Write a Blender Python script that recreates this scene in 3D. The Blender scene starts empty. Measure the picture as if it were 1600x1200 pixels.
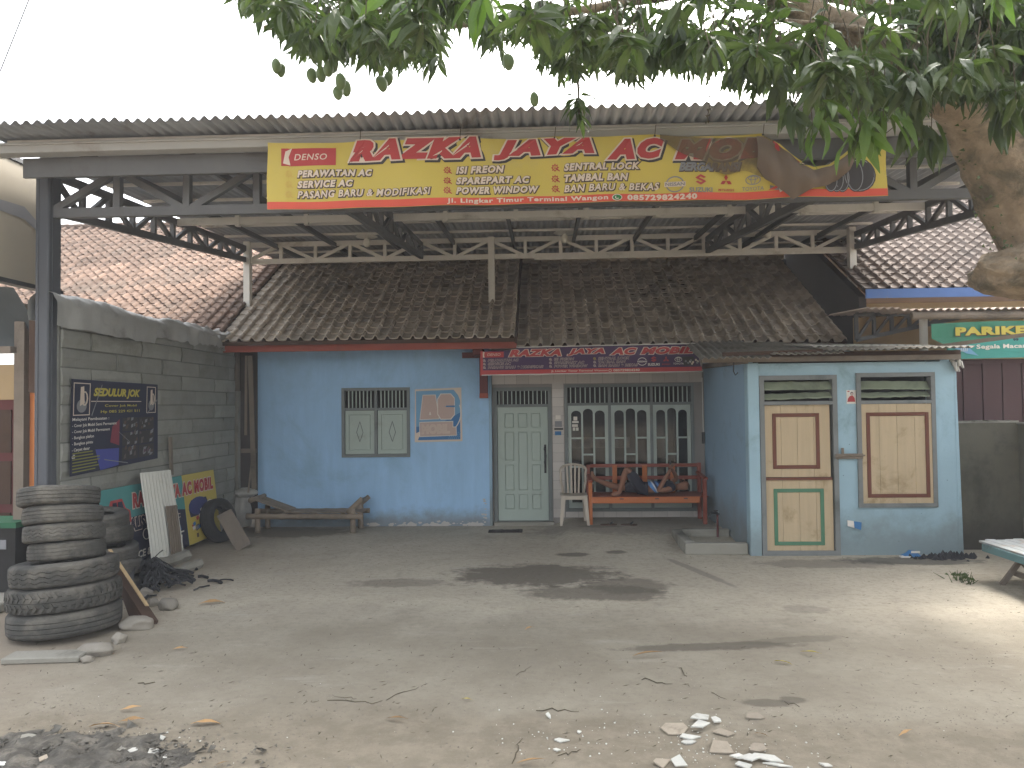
import bpy, bmesh, math, random
from mathutils import Vector, Matrix, noise
R = random.Random(11)
sc = bpy.context.scene
col = sc.collection
V = Vector

# ---------------------------------------------------------------- camera, sky, sun, exposure
F_PX, CAM = 1200.0, V((0, 0, 2.0))
_psi, _th, _rho = .0417, math.atan(34 / 1200), .011
_f = V((-math.sin(_psi) * math.cos(_th), math.cos(_psi) * math.cos(_th), math.sin(_th)))
_r0 = V((math.cos(_psi), math.sin(_psi), 0)); _u0 = _r0.cross(_f)
_r = _r0 * math.cos(_rho) - _u0 * math.sin(_rho); _u = _u0 * math.cos(_rho) + _r0 * math.sin(_rho)
cd = bpy.data.cameras.new('camera'); cam = bpy.data.objects.new('camera', cd); col.objects.link(cam)
cd.sensor_width = 36; cd.lens = 36 * F_PX / 1600; cd.clip_end = 500; cd.clip_start = .05
m = Matrix((_r, _u, -_f)).transposed().to_4x4(); m.translation = CAM; cam.matrix_world = m
sc.camera = cam
SUN = V((.24, .45, .55)).normalized()
w = bpy.data.worlds.new('World'); sc.world = w; w.use_nodes = True
nt = w.node_tree; nt.nodes.clear()
sky = nt.nodes.new('ShaderNodeTexSky'); sky.sky_type = 'NISHITA'; sky.sun_disc = False
sky.sun_elevation = math.asin(SUN.z); sky.sun_rotation = math.atan2(SUN.x, SUN.y)
sky.air_density = 1.2; sky.dust_density = 6; sky.ozone_density = .6
hs = nt.nodes.new('ShaderNodeHueSaturation'); hs.inputs['Saturation'].default_value = .30
bg = nt.nodes.new('ShaderNodeBackground'); bg.inputs['Strength'].default_value = .15
wo = nt.nodes.new('ShaderNodeOutputWorld')
nt.links.new(sky.outputs[0], hs.inputs['Color']); nt.links.new(hs.outputs[0], bg.inputs['Color']); nt.links.new(bg.outputs[0], wo.inputs[0])
sl = bpy.data.lights.new('sun', 'SUN'); sl.energy = .5; sl.angle = math.radians(5); sl.color = (1, .95, .86)
so = bpy.data.objects.new('sun', sl); col.objects.link(so); so.location = (3, 8, 20)
so.rotation_euler = SUN.to_track_quat('Z', 'Y').to_euler()
sc.view_settings.view_transform = 'Standard'; sc.view_settings.look = 'None'
sc.view_settings.exposure = 2.45; sc.view_settings.gamma = 1; sc.view_settings.use_curve_mapping = False
sc.render.engine = 'CYCLES'
sc.cycles.max_bounces = 8; sc.cycles.diffuse_bounces = 6; sc.cycles.use_denoising = True

def pt(px, py, y=None, z=None, x=None):
    """Survey helper: the world point seen at (px, py) of the 1600 x 1200 photograph on the plane of known depth y, height z or side x."""
    d = _f + _r * ((px - 800) / F_PX) + _u * ((600 - py) / F_PX)
    t = y / d.y if y is not None else (z - 2) / d.z if z is not None else x / d.x
    return CAM + d * t

# ---------------------------------------------------------------- helpers
WL = {}
def wloc(o): return WL.get(o.name, V((0, 0, 0))) if o else V((0, 0, 0))
def tag(o, label=None, cat=None, group=None, kind=None):
    if label: o['label'] = label
    if cat: o['category'] = cat
    if group: o['group'] = group
    if kind: o['kind'] = kind
    return o
def thing(name, label, cat, loc=(0, 0, 0), group=None):
    o = bpy.data.objects.new(name, None); col.objects.link(o); o.location = loc; o.empty_display_size = .1
    WL[o.name] = V(loc)
    return tag(o, label, cat, group)
def link_mesh(name, me, mat, parent=None, smooth=False):
    o = bpy.data.objects.new(name, me); col.objects.link(o)
    if mat and not me.materials: me.materials.append(mat)
    if parent: o.parent = parent; WL[o.name] = wloc(parent)
    return o
class MB:
    def __init__(s): s.v = []; s.f = []; s.mi = []; s.cur = 0
    def add(s, vs, fs):
        n = len(s.v); s.v += [V(p) for p in vs]; s.f += [tuple(i + n for i in f) for f in fs]; s.mi += [s.cur] * len(fs); return s
    def box(s, a, b):
        x0, y0, z0 = [min(a[i], b[i]) for i in range(3)]; x1, y1, z1 = [max(a[i], b[i]) for i in range(3)]
        return s.add([(x0,y0,z0),(x1,y0,z0),(x1,y1,z0),(x0,y1,z0),(x0,y0,z1),(x1,y0,z1),(x1,y1,z1),(x0,y1,z1)],
                     [(0,3,2,1),(4,5,6,7),(0,1,5,4),(1,2,6,5),(2,3,7,6),(3,0,4,7)])
    def bar(s, a, b, wd, h, up=(0, 0, 1)):
        a = V(a); b = V(b); d = (b - a).normalized(); up = V(up)
        if abs(d.dot(up)) > .98: up = V((0, 1, 0))
        sd = d.cross(up).normalized(); u = sd.cross(d).normalized(); sd *= wd / 2; u *= h / 2
        return s.add([a-sd-u, a+sd-u, a+sd+u, a-sd+u, b-sd-u, b+sd-u, b+sd+u, b-sd+u],
                     [(0,1,2,3),(7,6,5,4),(0,4,5,1),(1,5,6,2),(2,6,7,3),(3,7,4,0)])
    def tube(s, pts, rad, n=8, cap=True, jit=0):
        pts = [V(p) for p in pts]; k = len(pts)
        if not hasattr(rad, '__len__'): rad = [rad] * k
        base = len(s.v); up = None
        for i, p in enumerate(pts):
            d = (pts[min(i+1, k-1)] - pts[max(i-1, 0)]).normalized()
            if up is None: up = V((0, 0, 1)) if abs(d.z) < .9 else V((1, 0, 0))
            a = d.cross(up).normalized(); up = a.cross(d).normalized()
            for j in range(n):
                t = 2 * math.pi * j / n; rr = rad[i] * (1 + (R.random() - .5) * jit)
                s.v.append(p + a * (math.cos(t) * rr) + up * (math.sin(t) * rr))
        fs = []
        for i in range(k - 1):
            for j in range(n):
                fs.append((base+i*n+j, base+i*n+(j+1) % n, base+(i+1)*n+(j+1) % n, base+(i+1)*n+j))
        if cap: fs += [tuple(base+j for j in reversed(range(n))), tuple(base+(k-1)*n+j for j in range(n))]
        s.f += fs; s.mi += [s.cur] * len(fs); return s
    def grid(s, fn, nu, nv):
        base = len(s.v)
        for j in range(nv + 1):
            for i in range(nu + 1): s.v.append(V(fn(i / nu, j / nv)))
        for j in range(nv):
            for i in range(nu):
                a = base + j * (nu + 1) + i; s.f.append((a, a+1, a+nu+2, a+nu+1)); s.mi.append(s.cur)
        return s
    def lathe(s, prof, c=(0, 0, 0), n=24, axis='z'):
        base = len(s.v); c = V(c)
        for r, h in prof:
            for j in range(n):
                t = 2 * math.pi * j / n; a, b = r * math.cos(t), r * math.sin(t)
                s.v.append(c + (V((a, b, h)) if axis == 'z' else V((a, h, b))))
        for i in range(len(prof) - 1):
            for j in range(n):
                s.f.append((base+i*n+j, base+i*n+(j+1) % n, base+(i+1)*n+(j+1) % n, base+(i+1)*n+j)); s.mi.append(s.cur)
        return s
    def prism(s, poly, ext):
        n = len(poly); ext = V(ext)
        return s.add([V(p) for p in poly] + [V(p) + ext for p in poly],
                     [tuple(reversed(range(n))), tuple(range(n, 2*n))] + [(i, (i+1) % n, n+(i+1) % n, n+i) for i in range(n)])
    def mesh(s, name, off=V((0, 0, 0)), smooth=False):
        me = bpy.data.meshes.new(name); me.from_pydata([v - off for v in s.v], [], s.f)
        if smooth: me.polygons.foreach_set('use_smooth', [True] * len(me.polygons))
        if any(s.mi): me.polygons.foreach_set('material_index', s.mi)
        me.update(); return me
    def build(s, name, mat, parent=None, smooth=False, bevel=0, loc=None, origin=None):
        off = wloc(parent)
        if origin is not None: off = V(origin)
        me = s.mesh(name, off, smooth)
        bm = bmesh.new(); bm.from_mesh(me); bmesh.ops.recalc_face_normals(bm, faces=bm.faces)
        if bevel: bmesh.ops.bevel(bm, geom=list(bm.edges), offset=bevel, segments=1, affect='EDGES', profile=.5)
        bm.to_mesh(me); bm.free()
        mats = mat if isinstance(mat, (list, tuple)) else [mat]
        for q in mats: me.materials.append(q)
        o = bpy.data.objects.new(name, me); col.objects.link(o)
        if parent: o.parent = parent
        if origin is not None: o.location = V(origin) - wloc(parent)
        WL[o.name] = off
        return o
def boxp(name, a, b, mat, parent, bevel=0): return MB().box(a, b).build(name, mat, parent, bevel=bevel)
def jb(p, k, sc_=1.0):                                   # smooth 3-D jitter
    return noise.noise_vector(V(p) * sc_) * k

# ---------------------------------------------------------------- materials
class NT:
    def __init__(s, name):
        s.m = bpy.data.materials.new(name); s.m.use_nodes = True; s.t = s.m.node_tree; s.t.nodes.clear()
        s.o = s.n('ShaderNodeOutputMaterial'); s.b = s.n('ShaderNodeBsdfPrincipled'); s.l(s.b.outputs[0], s.o.inputs['Surface'])
        s.pos = s.n('ShaderNodeNewGeometry').outputs['Position']
    def n(s, t, **k):
        x = s.t.nodes.new(t)
        for a, b in k.items(): setattr(x, a, b)
        return x
    def l(s, a, b): s.t.links.new(a, b)
    def inp(s, sock, v):
        if hasattr(v, 'node'): s.l(v, sock)
        elif isinstance(v, (tuple, list)) and sock.type == 'RGBA' and len(v) == 3: sock.default_value = (*v, 1)
        else: sock.default_value = v
    def math(s, op, a, b=0, clamp=False):
        x = s.n('ShaderNodeMath', operation=op, use_clamp=clamp); s.inp(x.inputs[0], a); s.inp(x.inputs[1], b); return x.outputs[0]
    def noise(s, vec, scale, detail=4, rough=.6, dist=0):
        x = s.n('ShaderNodeTexNoise'); s.l(vec, x.inputs['Vector']); x.inputs['Scale'].default_value = scale
        x.inputs['Detail'].default_value = detail; x.inputs['Roughness'].default_value = rough; x.inputs['Distortion'].default_value = dist; return x.outputs['Fac']
    def voro(s, vec, scale, feature='F1'):
        x = s.n('ShaderNodeTexVoronoi', feature=feature); s.l(vec, x.inputs['Vector']); x.inputs['Scale'].default_value = scale; return x
    def step(s, v, a, b):
        x = s.n('ShaderNodeMapRange', interpolation_type='SMOOTHSTEP'); s.inp(x.inputs['Value'], v)
        x.inputs['From Min'].default_value = a; x.inputs['From Max'].default_value = b; return x.outputs['Result']
    def mix(s, f, a, b, mode='MIX'):
        x = s.n('ShaderNodeMix', data_type='RGBA', blend_type=mode); s.inp(x.inputs[0], f); s.inp(x.inputs[6], a); s.inp(x.inputs[7], b); return x.outputs[2]
    def mapping(s, vec, scale=(1, 1, 1), loc=(0, 0, 0), rot=(0, 0, 0)):
        x = s.n('ShaderNodeMapping'); s.l(vec, x.inputs[0]); x.inputs['Scale'].default_value = scale; x.inputs['Location'].default_value = loc; x.inputs['Rotation'].default_value = rot; return x.outputs[0]
    def bump(s, h, strength, dist=.01):
        x = s.n('ShaderNodeBump'); s.l(h, x.inputs['Height']); x.inputs['Strength'].default_value = strength; x.inputs['Distance'].default_value = dist; s.l(x.outputs[0], s.b.inputs['Normal'])
def M(name, c, rough=.85, var=.12, scale=2.5, bump=.35, bscale=60, dirt=None, dscale=1.3, damt=.5, bdist=.008, metal=0, orand=0, low=None, grain=None, spec=.3, local=False, attr=None, speck=None):
    s = NT(name); P = s.pos
    if local: P = s.n('ShaderNodeTexCoord').outputs['Object']
    k = s.math('ADD', 1 - var, s.math('MULTIPLY', s.noise(P, scale, 5), 2 * var))
    if grain: k = s.math('MULTIPLY', k, s.math('ADD', .8, s.math('MULTIPLY', s.noise(s.mapping(P, grain), 1, 6, .7), .4)))
    if orand:
        oi = s.n('ShaderNodeObjectInfo').outputs['Random']
        k = s.math('MULTIPLY', k, s.math('ADD', 1 - orand, s.math('MULTIPLY', oi, 2 * orand)))
    if attr:
        at = s.n('ShaderNodeAttribute', attribute_name='tint').outputs['Fac']
        k = s.math('MULTIPLY', k, s.math('ADD', 1, s.math('MULTIPLY', at, attr)))
    cv = s.n('ShaderNodeCombineColor'); [s.l(k, cv.inputs[i]) for i in range(3)]
    colr = s.mix(1.0, (*c, 1), cv.outputs[0], 'MULTIPLY')
    if dirt:
        d = s.step(s.noise(P, dscale, 8, .68, .4), .62 - damt * .3, .80 - damt * .2)
        colr = s.mix(s.math('MULTIPLY', d, .85), colr, dirt)
    if low:                                               # (z where it ends, z where it is full, colour): splash dirt near the ground
        sp = s.n('ShaderNodeSeparateXYZ'); s.l(s.pos, sp.inputs[0])
        z = s.math('ADD', sp.outputs[2], s.math('MULTIPLY', s.math('SUBTRACT', s.noise(s.pos, 2.2, 8, .7), .5), low[3] if len(low) > 3 else .6))
        colr = s.mix(s.math('MULTIPLY', s.step(z, low[0], low[1]), .8), colr, low[2])
    if speck:
        vv = s.voro(P, speck[0]).outputs['Distance']; colr = s.mix(s.step(vv, speck[1], speck[1] * .6), colr, speck[2])
    s.l(colr, s.b.inputs['Base Color']); s.b.inputs['Roughness'].default_value = rough; s.b.inputs['Metallic'].default_value = metal
    s.b.inputs['Specular IOR Level'].default_value = spec
    if bump: s.bump(s.noise(P, bscale, 6, .65), bump, bdist)
    return s.m

mBlue = M('blue_wall_paint', (.33, .52, .74), .8, .09, 1.1, .3, 25, dirt=(.25, .40, .54), dscale=.7, damt=.55, grain=(4, 4, .5), low=(.35, .02, (.19, .19, .17), .55))
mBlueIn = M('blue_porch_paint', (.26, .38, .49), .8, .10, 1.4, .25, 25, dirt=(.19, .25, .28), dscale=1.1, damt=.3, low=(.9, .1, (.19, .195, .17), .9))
mPale = M('pale_blue_kiosk_paint', (.33, .47, .54), .85, .12, 1.6, .45, 22, dirt=(.21, .31, .34), dscale=1.4, damt=.35, low=(.7, .05, (.20, .24, .24), 1.1), speck=(7, .05, (.09, .10, .10)))
mPlaster = M('bare_render', (.36, .33, .29), .95, .2, 8, .8, 30)
mTileW = M('white_wall_tile', (.50, .46, .42), .35, .06, 3, .05, 20, orand=.10, dirt=(.36, .32, .28), damt=.2)
mGrout = M('tile_grout', (.26, .24, .22), .95)
mFrame = M('grey_frame_paint', (.17, .185, .18), .6, .1, 6, .2, 80, dirt=(.1, .1, .09), damt=.2)
mKFrame = M('grey_kiosk_frame', (.20, .21, .205), .8, .15, 5, .3, 60, dirt=(.10, .11, .10), damt=.35)
mShut = M('pale_green_shutter_paint', (.38, .44, .39), .6, .06, 4, .12, 70, dirt=(.25, .26, .22), damt=.15)
mCasem = M('white_casement_paint', (.40, .45, .41), .55, .06, 4, .1, 70)
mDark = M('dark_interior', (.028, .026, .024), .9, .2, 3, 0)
mRedBd = M('red_fascia_paint', (.30, .078, .05), .75, .15, 3, .3, 60, dirt=(.13, .06, .045), damt=.3)
mDkRed = M('dark_red_post_paint', (.12, .035, .032), .75, .15, 3, .3, 60, dirt=(.07, .04, .035), damt=.3)
mCream = M('cream_board_paint', (.50, .39, .25), .75, .07, 3, .3, 50, grain=(14, 14, .8), dirt=(.28, .20, .10), dscale=2.3, damt=.22, speck=(9, .035, (.16, .11, .06)))
mBrownT = M('brown_trim_paint', (.15, .055, .035), .7, .12, 8, .2, 60)
mGreenT = M('green_trim_paint', (.085, .20, .12), .7, .12, 8, .2, 60)
mLouv = M('faded_green_louvre', (.22, .25, .17), .8, .2, 6, .4, 50, dirt=(.12, .13, .10), damt=.45)
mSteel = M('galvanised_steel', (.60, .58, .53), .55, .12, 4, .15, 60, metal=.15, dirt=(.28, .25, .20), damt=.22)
mSteelD = M('dull_dark_steel', (.125, .125, .125), .6, .15, 4, .15, 60, metal=.1, dirt=(.08, .07, .06), damt=.25)  # galvanised steel darkened in colour for the backlit front members
mCol = M('dark_grey_column', (.085, .09, .10), .6, .15, 3, .15, 50, dirt=(.13, .12, .11), damt=.25)
mSheet = M('zinc_roof_sheet', (.40, .415, .44), .6, .15, 1.5, .1, 40, metal=.15, dirt=(.20, .17, .14), damt=.3, orand=.15)
mGut = M('white_gutter', (.38, .375, .36), .6, .08, 2, .1, 40, dirt=(.26, .23, .19), damt=.3)
mRTileH = M('brown_roof_tile', (.42, .36, .29), .9, .22, 5, .6, 40, orand=.24, attr=.24, dirt=(.20, .17, .135), dscale=.8, damt=.35)
mRTileL = M('orange_roof_tile', (.19, .128, .094), .9, .2, 5, .6, 40, orand=.30, attr=.30, dirt=(.12, .095, .075), dscale=1.0, damt=.42)
mRTileN = M('pinkish_roof_tile', (.175, .138, .112), .9, .16, 5, .6, 40, orand=.18, attr=.18, dirt=(.105, .088, .072), dscale=1.0, damt=.3)
mBlock = M('grey_concrete_block', (.27, .27, .24), .95, .2, 4, .9, 35, orand=.14, dirt=(.17, .17, .145), dscale=1.1, damt=.4)
mMortar = M('dark_mortar', (.18, .18, .16), .95, .2, 4, .6, 35)
mConc = M('rough_concrete', (.27, .255, .215), .95, .2, 3, .8, 40, dirt=(.12, .11, .09), damt=.4)
mFenceW = M('mossy_concrete_wall', (.125, .115, .085), .95, .2, 1.6, .6, 25, dirt=(.06, .06, .045), dscale=1.1, damt=.5, low=(.6, .1, (.06, .055, .045)))
mBeige = M('beige_wall_paint', (.40, .29, .16), .85, .1, 2, .2, 40)
mWood = M('weathered_wood', (.20, .165, .13), .9, .2, 4, .6, 60, grain=(3, 3, 3), dirt=(.09, .075, .06), damt=.4)
mWoodN = M('fresh_cut_wood', (.46, .33, .18), .8, .15, 4, .3, 60, grain=(30, 4, 4))
mWoodD = M('dark_brown_wood', (.075, .045, .03), .85, .2, 4, .4, 60, grain=(20, 4, 4))
mBam = M('old_bamboo', (.25, .20, .15), .75, .22, 7, .4, 50, dirt=(.12, .10, .08), damt=.4)
mBench = M('orange_varnished_wood', (.44, .125, .03), .45, .15, 3, .15, 60, grain=(2, 12, 12), spec=.4)
mBenchR = M('red_brown_bench_wood', (.24, .055, .03), .5, .15, 3, .15, 60, grain=(2, 12, 12), spec=.4)
mPlast = M('dusty_white_plastic', (.44, .38, .31), .6, .1, 4, .05, 60, dirt=(.30, .25, .19), damt=.4)
mTyre = M('dusty_rubber', (.060, .058, .052), .9, .3, 9, .6, 40, dirt=(.17, .155, .128), dscale=2.2, damt=.6, local=True, orand=.15)
mTyreD = M('black_rubber', (.035, .035, .035), .85, .2, 5, .4, 50, local=True)
mStone = M('river_stone', (.26, .235, .195), .9, .2, 8, .5, 50, orand=.25, dirt=(.15, .13, .10), damt=.4)
mBark = M('mango_bark', (.37, .29, .205), .95, .6, 9, 1.0, 22, bdist=.06, grain=(30, 30, 7), dirt=(.11, .10, .07), dscale=4.2, damt=.75)
mTwig = M('brown_twig', (.085, .07, .045), .9)
mCable = M('black_rubber_scrap', (.028, .028, .03), .7, .3, 5, .3, 50)
mTarp = M('grey_tarpaulin', (.36, .36, .34), .55, .22, 2.0, .6, 12, dirt=(.20, .195, .175), damt=.35)
mTarpD = M('dark_tarpaulin', (.07, .08, .085), .7, .18, 2.4, .4, 14)
mOrange = M('orange_panel', (.95, .36, .13), .7, .04)
mSignB = M('beige_sign_board', (.36, .32, .25), .7, .08, 2, .15, 20, dirt=(.22, .2, .16), damt=.2)
mBlueF = M('blue_fascia_paint', (.085, .16, .36), .8, .2, 3, .3, 50, dirt=(.2, .22, .26), dscale=3, damt=.25)
mShutR = M('dark_maroon_metal', (.060, .028, .028), .6, .1, 2, .1, 40)
mPWhite = M('white_paint', (.62, .60, .55), .6, .06)
mCorrW = M('white_fibre_sheet', (.60, .59, .53), .8, .1, 3, .2, 50, dirt=(.33, .29, .22), damt=.25)
mCorrB = M('rusty_sheet', (.17, .135, .10), .9, .2, 5, .4, 50)
mCorrO = M('old_fibre_cement_sheet', (.27, .25, .21), .95, .2, 4, .5, 40, dirt=(.14, .125, .10), damt=.45, orand=.12)
mGreenB = M('green_box_plastic', (.03, .12, .06), .7)
mGyp = M('broken_gypsum', (.54, .53, .48), .9, .2, 25, .5, 60, orand=.14, dirt=(.36, .33, .27), dscale=9, damt=.45)
mGypB = M('beige_board_fragment', (.34, .29, .225), .9, .2, 20, .5, 60, orand=.14, dirt=(.24, .20, .155), dscale=8, damt=.4)
mLeafDry = M('dry_leaf', (.36, .22, .10), .8, .3, 10, .2, 50, orand=.35)
mLeafY = M('yellow_leaf', (.45, .36, .05), .7, .2, 10)
mMat = M('black_door_mat', (.035, .03, .028), .95, .2, 20, .8, 120)
mMetalDk = M('black_metal', (.03, .03, .03), .5, .1)
mBulb = M('bulb_white', (.66, .64, .56), .3, .02, 2, 0)
mSack = M('white_sack', (.42, .40, .36), .8, .14, 8, .7, 30, dirt=(.26, .24, .2), damt=.3)
mTable = M('worn_blue_white_paint', (.27, .29, .29), .8, .2, 5, .4, 50, grain=(12, 1, 12), dirt=(.26, .20, .15), dscale=4, damt=.4)
mTableE = M('blue_green_paint', (.12, .22, .23), .8, .15, 5, .3, 50, dirt=(.10, .10, .09), damt=.3)
mSkin = M('brown_skin', (.24, .115, .07), .6, .08, 6, .1, 60, local=True)
mHair = M('black_hair', (.012, .01, .009), .7, .1, 6, .3, 200, local=True)
mShirt = M('blue_shirt_cloth', (.10, .24, .52), .9, .1, 10, .3, 60, local=True)
mShirtN = M('navy_cloth', (.018, .022, .04), .9, .1, 10, .3, 60, local=True)
mCloth = M('charcoal_shorts_cloth', (.03, .03, .042), .9, .1, 10, .3, 60, local=True)
mSole = M('pale_sole', (.40, .25, .18), .7)
def flat(name, c, rough=.7, fade=.1): return M(name, c, rough, fade, 1.8, 0)
pYel = M('yellow_vinyl', (.53, .415, .085), .5, .07, 1.2, .12, 6, dirt=(.45, .37, .13), dscale=.9, damt=.25)
pRed = flat('red_print', (.40, .055, .055)); pRedO = M('faded_red_band', (.60, .095, .06), .6, .12, 1.5, 0)
pCream = flat('cream_print', (.62, .52, .43)); pBlack = flat('black_print', (.05, .045, .045)); pDkBr = flat('dark_outline_print', (.10, .07, .055))
pWhite = flat('white_print', (.66, .62, .56)); pPurple = flat('purple_vinyl', (.065, .035, .085)); pGrey = flat('grey_print', (.22, .22, .23))
pBlueD = flat('blue_print', (.055, .17, .36)); pBlueL = flat('light_blue_print', (.16, .33, .50)); pPink = flat('faded_pink_print', (.48, .36, .31), fade=.14)
pTeal = flat('teal_vinyl', (.08, .27, .26)); pNavy = flat('navy_print', (.028, .03, .055)); pGreen = flat('green_print', (.05, .20, .06)); pGreenV = flat('green_vinyl', (.05, .20, .13))
pGold = flat('gold_print', (.50, .42, .08)); pBack = M('dirty_banner_back', (.155, .115, .085), .8, .2, 3, .4, 18)
def grime():  # see-through brown that paints the shadow of the sagging cloth
    s = NT('translucent_banner_fold'); tr = s.n('ShaderNodeBsdfTransparent'); mx = s.n('ShaderNodeMixShader')
    s.b.inputs['Base Color'].default_value = (.15, .105, .06, 1); s.b.inputs['Roughness'].default_value = .8
    f = s.math('MULTIPLY', s.step(s.noise(s.pos, 3.0, 4), .25, .55), .72)
    s.l(f, mx.inputs[0]); s.l(tr.outputs[0], mx.inputs[1]); s.l(s.b.outputs[0], mx.inputs[2]); s.l(mx.outputs[0], s.o.inputs['Surface']); return s.m
pGrime = grime()
def glass():
    s = NT('window_glass'); tr = s.n('ShaderNodeBsdfTransparent'); gl = s.n('ShaderNodeBsdfGlossy'); fr = s.n('ShaderNodeFresnel'); fr.inputs[0].default_value = 1.6
    tr.inputs[0].default_value = (.5, .5, .48, 1); gl.inputs['Roughness'].default_value = .06; gl.inputs[0].default_value = (.9, .9, .9, 1)
    mx = s.n('ShaderNodeMixShader'); s.l(s.math('MULTIPLY', fr.outputs[0], .55, True), mx.inputs[0]); s.l(tr.outputs[0], mx.inputs[1]); s.l(gl.outputs[0], mx.inputs[2]); s.l(mx.outputs[0], s.o.inputs['Surface']); return s.m
mGlass = glass()
def leafmat(name, c1, c2):
    s = NT(name); P = s.pos; oi = s.n('ShaderNodeObjectInfo').outputs['Random']
    at = s.n('ShaderNodeAttribute', attribute_name='tint').outputs['Fac']
    f = s.math('ADD', s.math('MULTIPLY', s.noise(P, 1.2, 3), .5), s.math('ADD', s.math('MULTIPLY', oi, .25), s.math('MULTIPLY', at, .5)), True)
    c = s.mix(f, c1, c2); s.l(c, s.b.inputs['Base Color']); s.b.inputs['Roughness'].default_value = .45; s.b.inputs['Specular IOR Level'].default_value = .35
    tl = s.n('ShaderNodeBsdfTranslucent'); s.l(s.mix(1.0, c, (1.0, 1.35, .5, 1), 'MULTIPLY'), tl.inputs[0])
    mx = s.n('ShaderNodeMixShader'); mx.inputs[0].default_value = .30; s.l(s.b.outputs[0], mx.inputs[1]); s.l(tl.outputs[0], mx.inputs[2]); s.l(mx.outputs[0], s.o.inputs['Surface']); return s.m
mLeaf = leafmat('mango_leaf', (.040, .060, .030), (.115, .145, .052))
mLeafB = leafmat('young_mango_leaf', (.09, .16, .04), (.20, .28, .07))
mMango = M('green_mango', (.12, .17, .07), .5, .1, 6, .05, 40)

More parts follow.
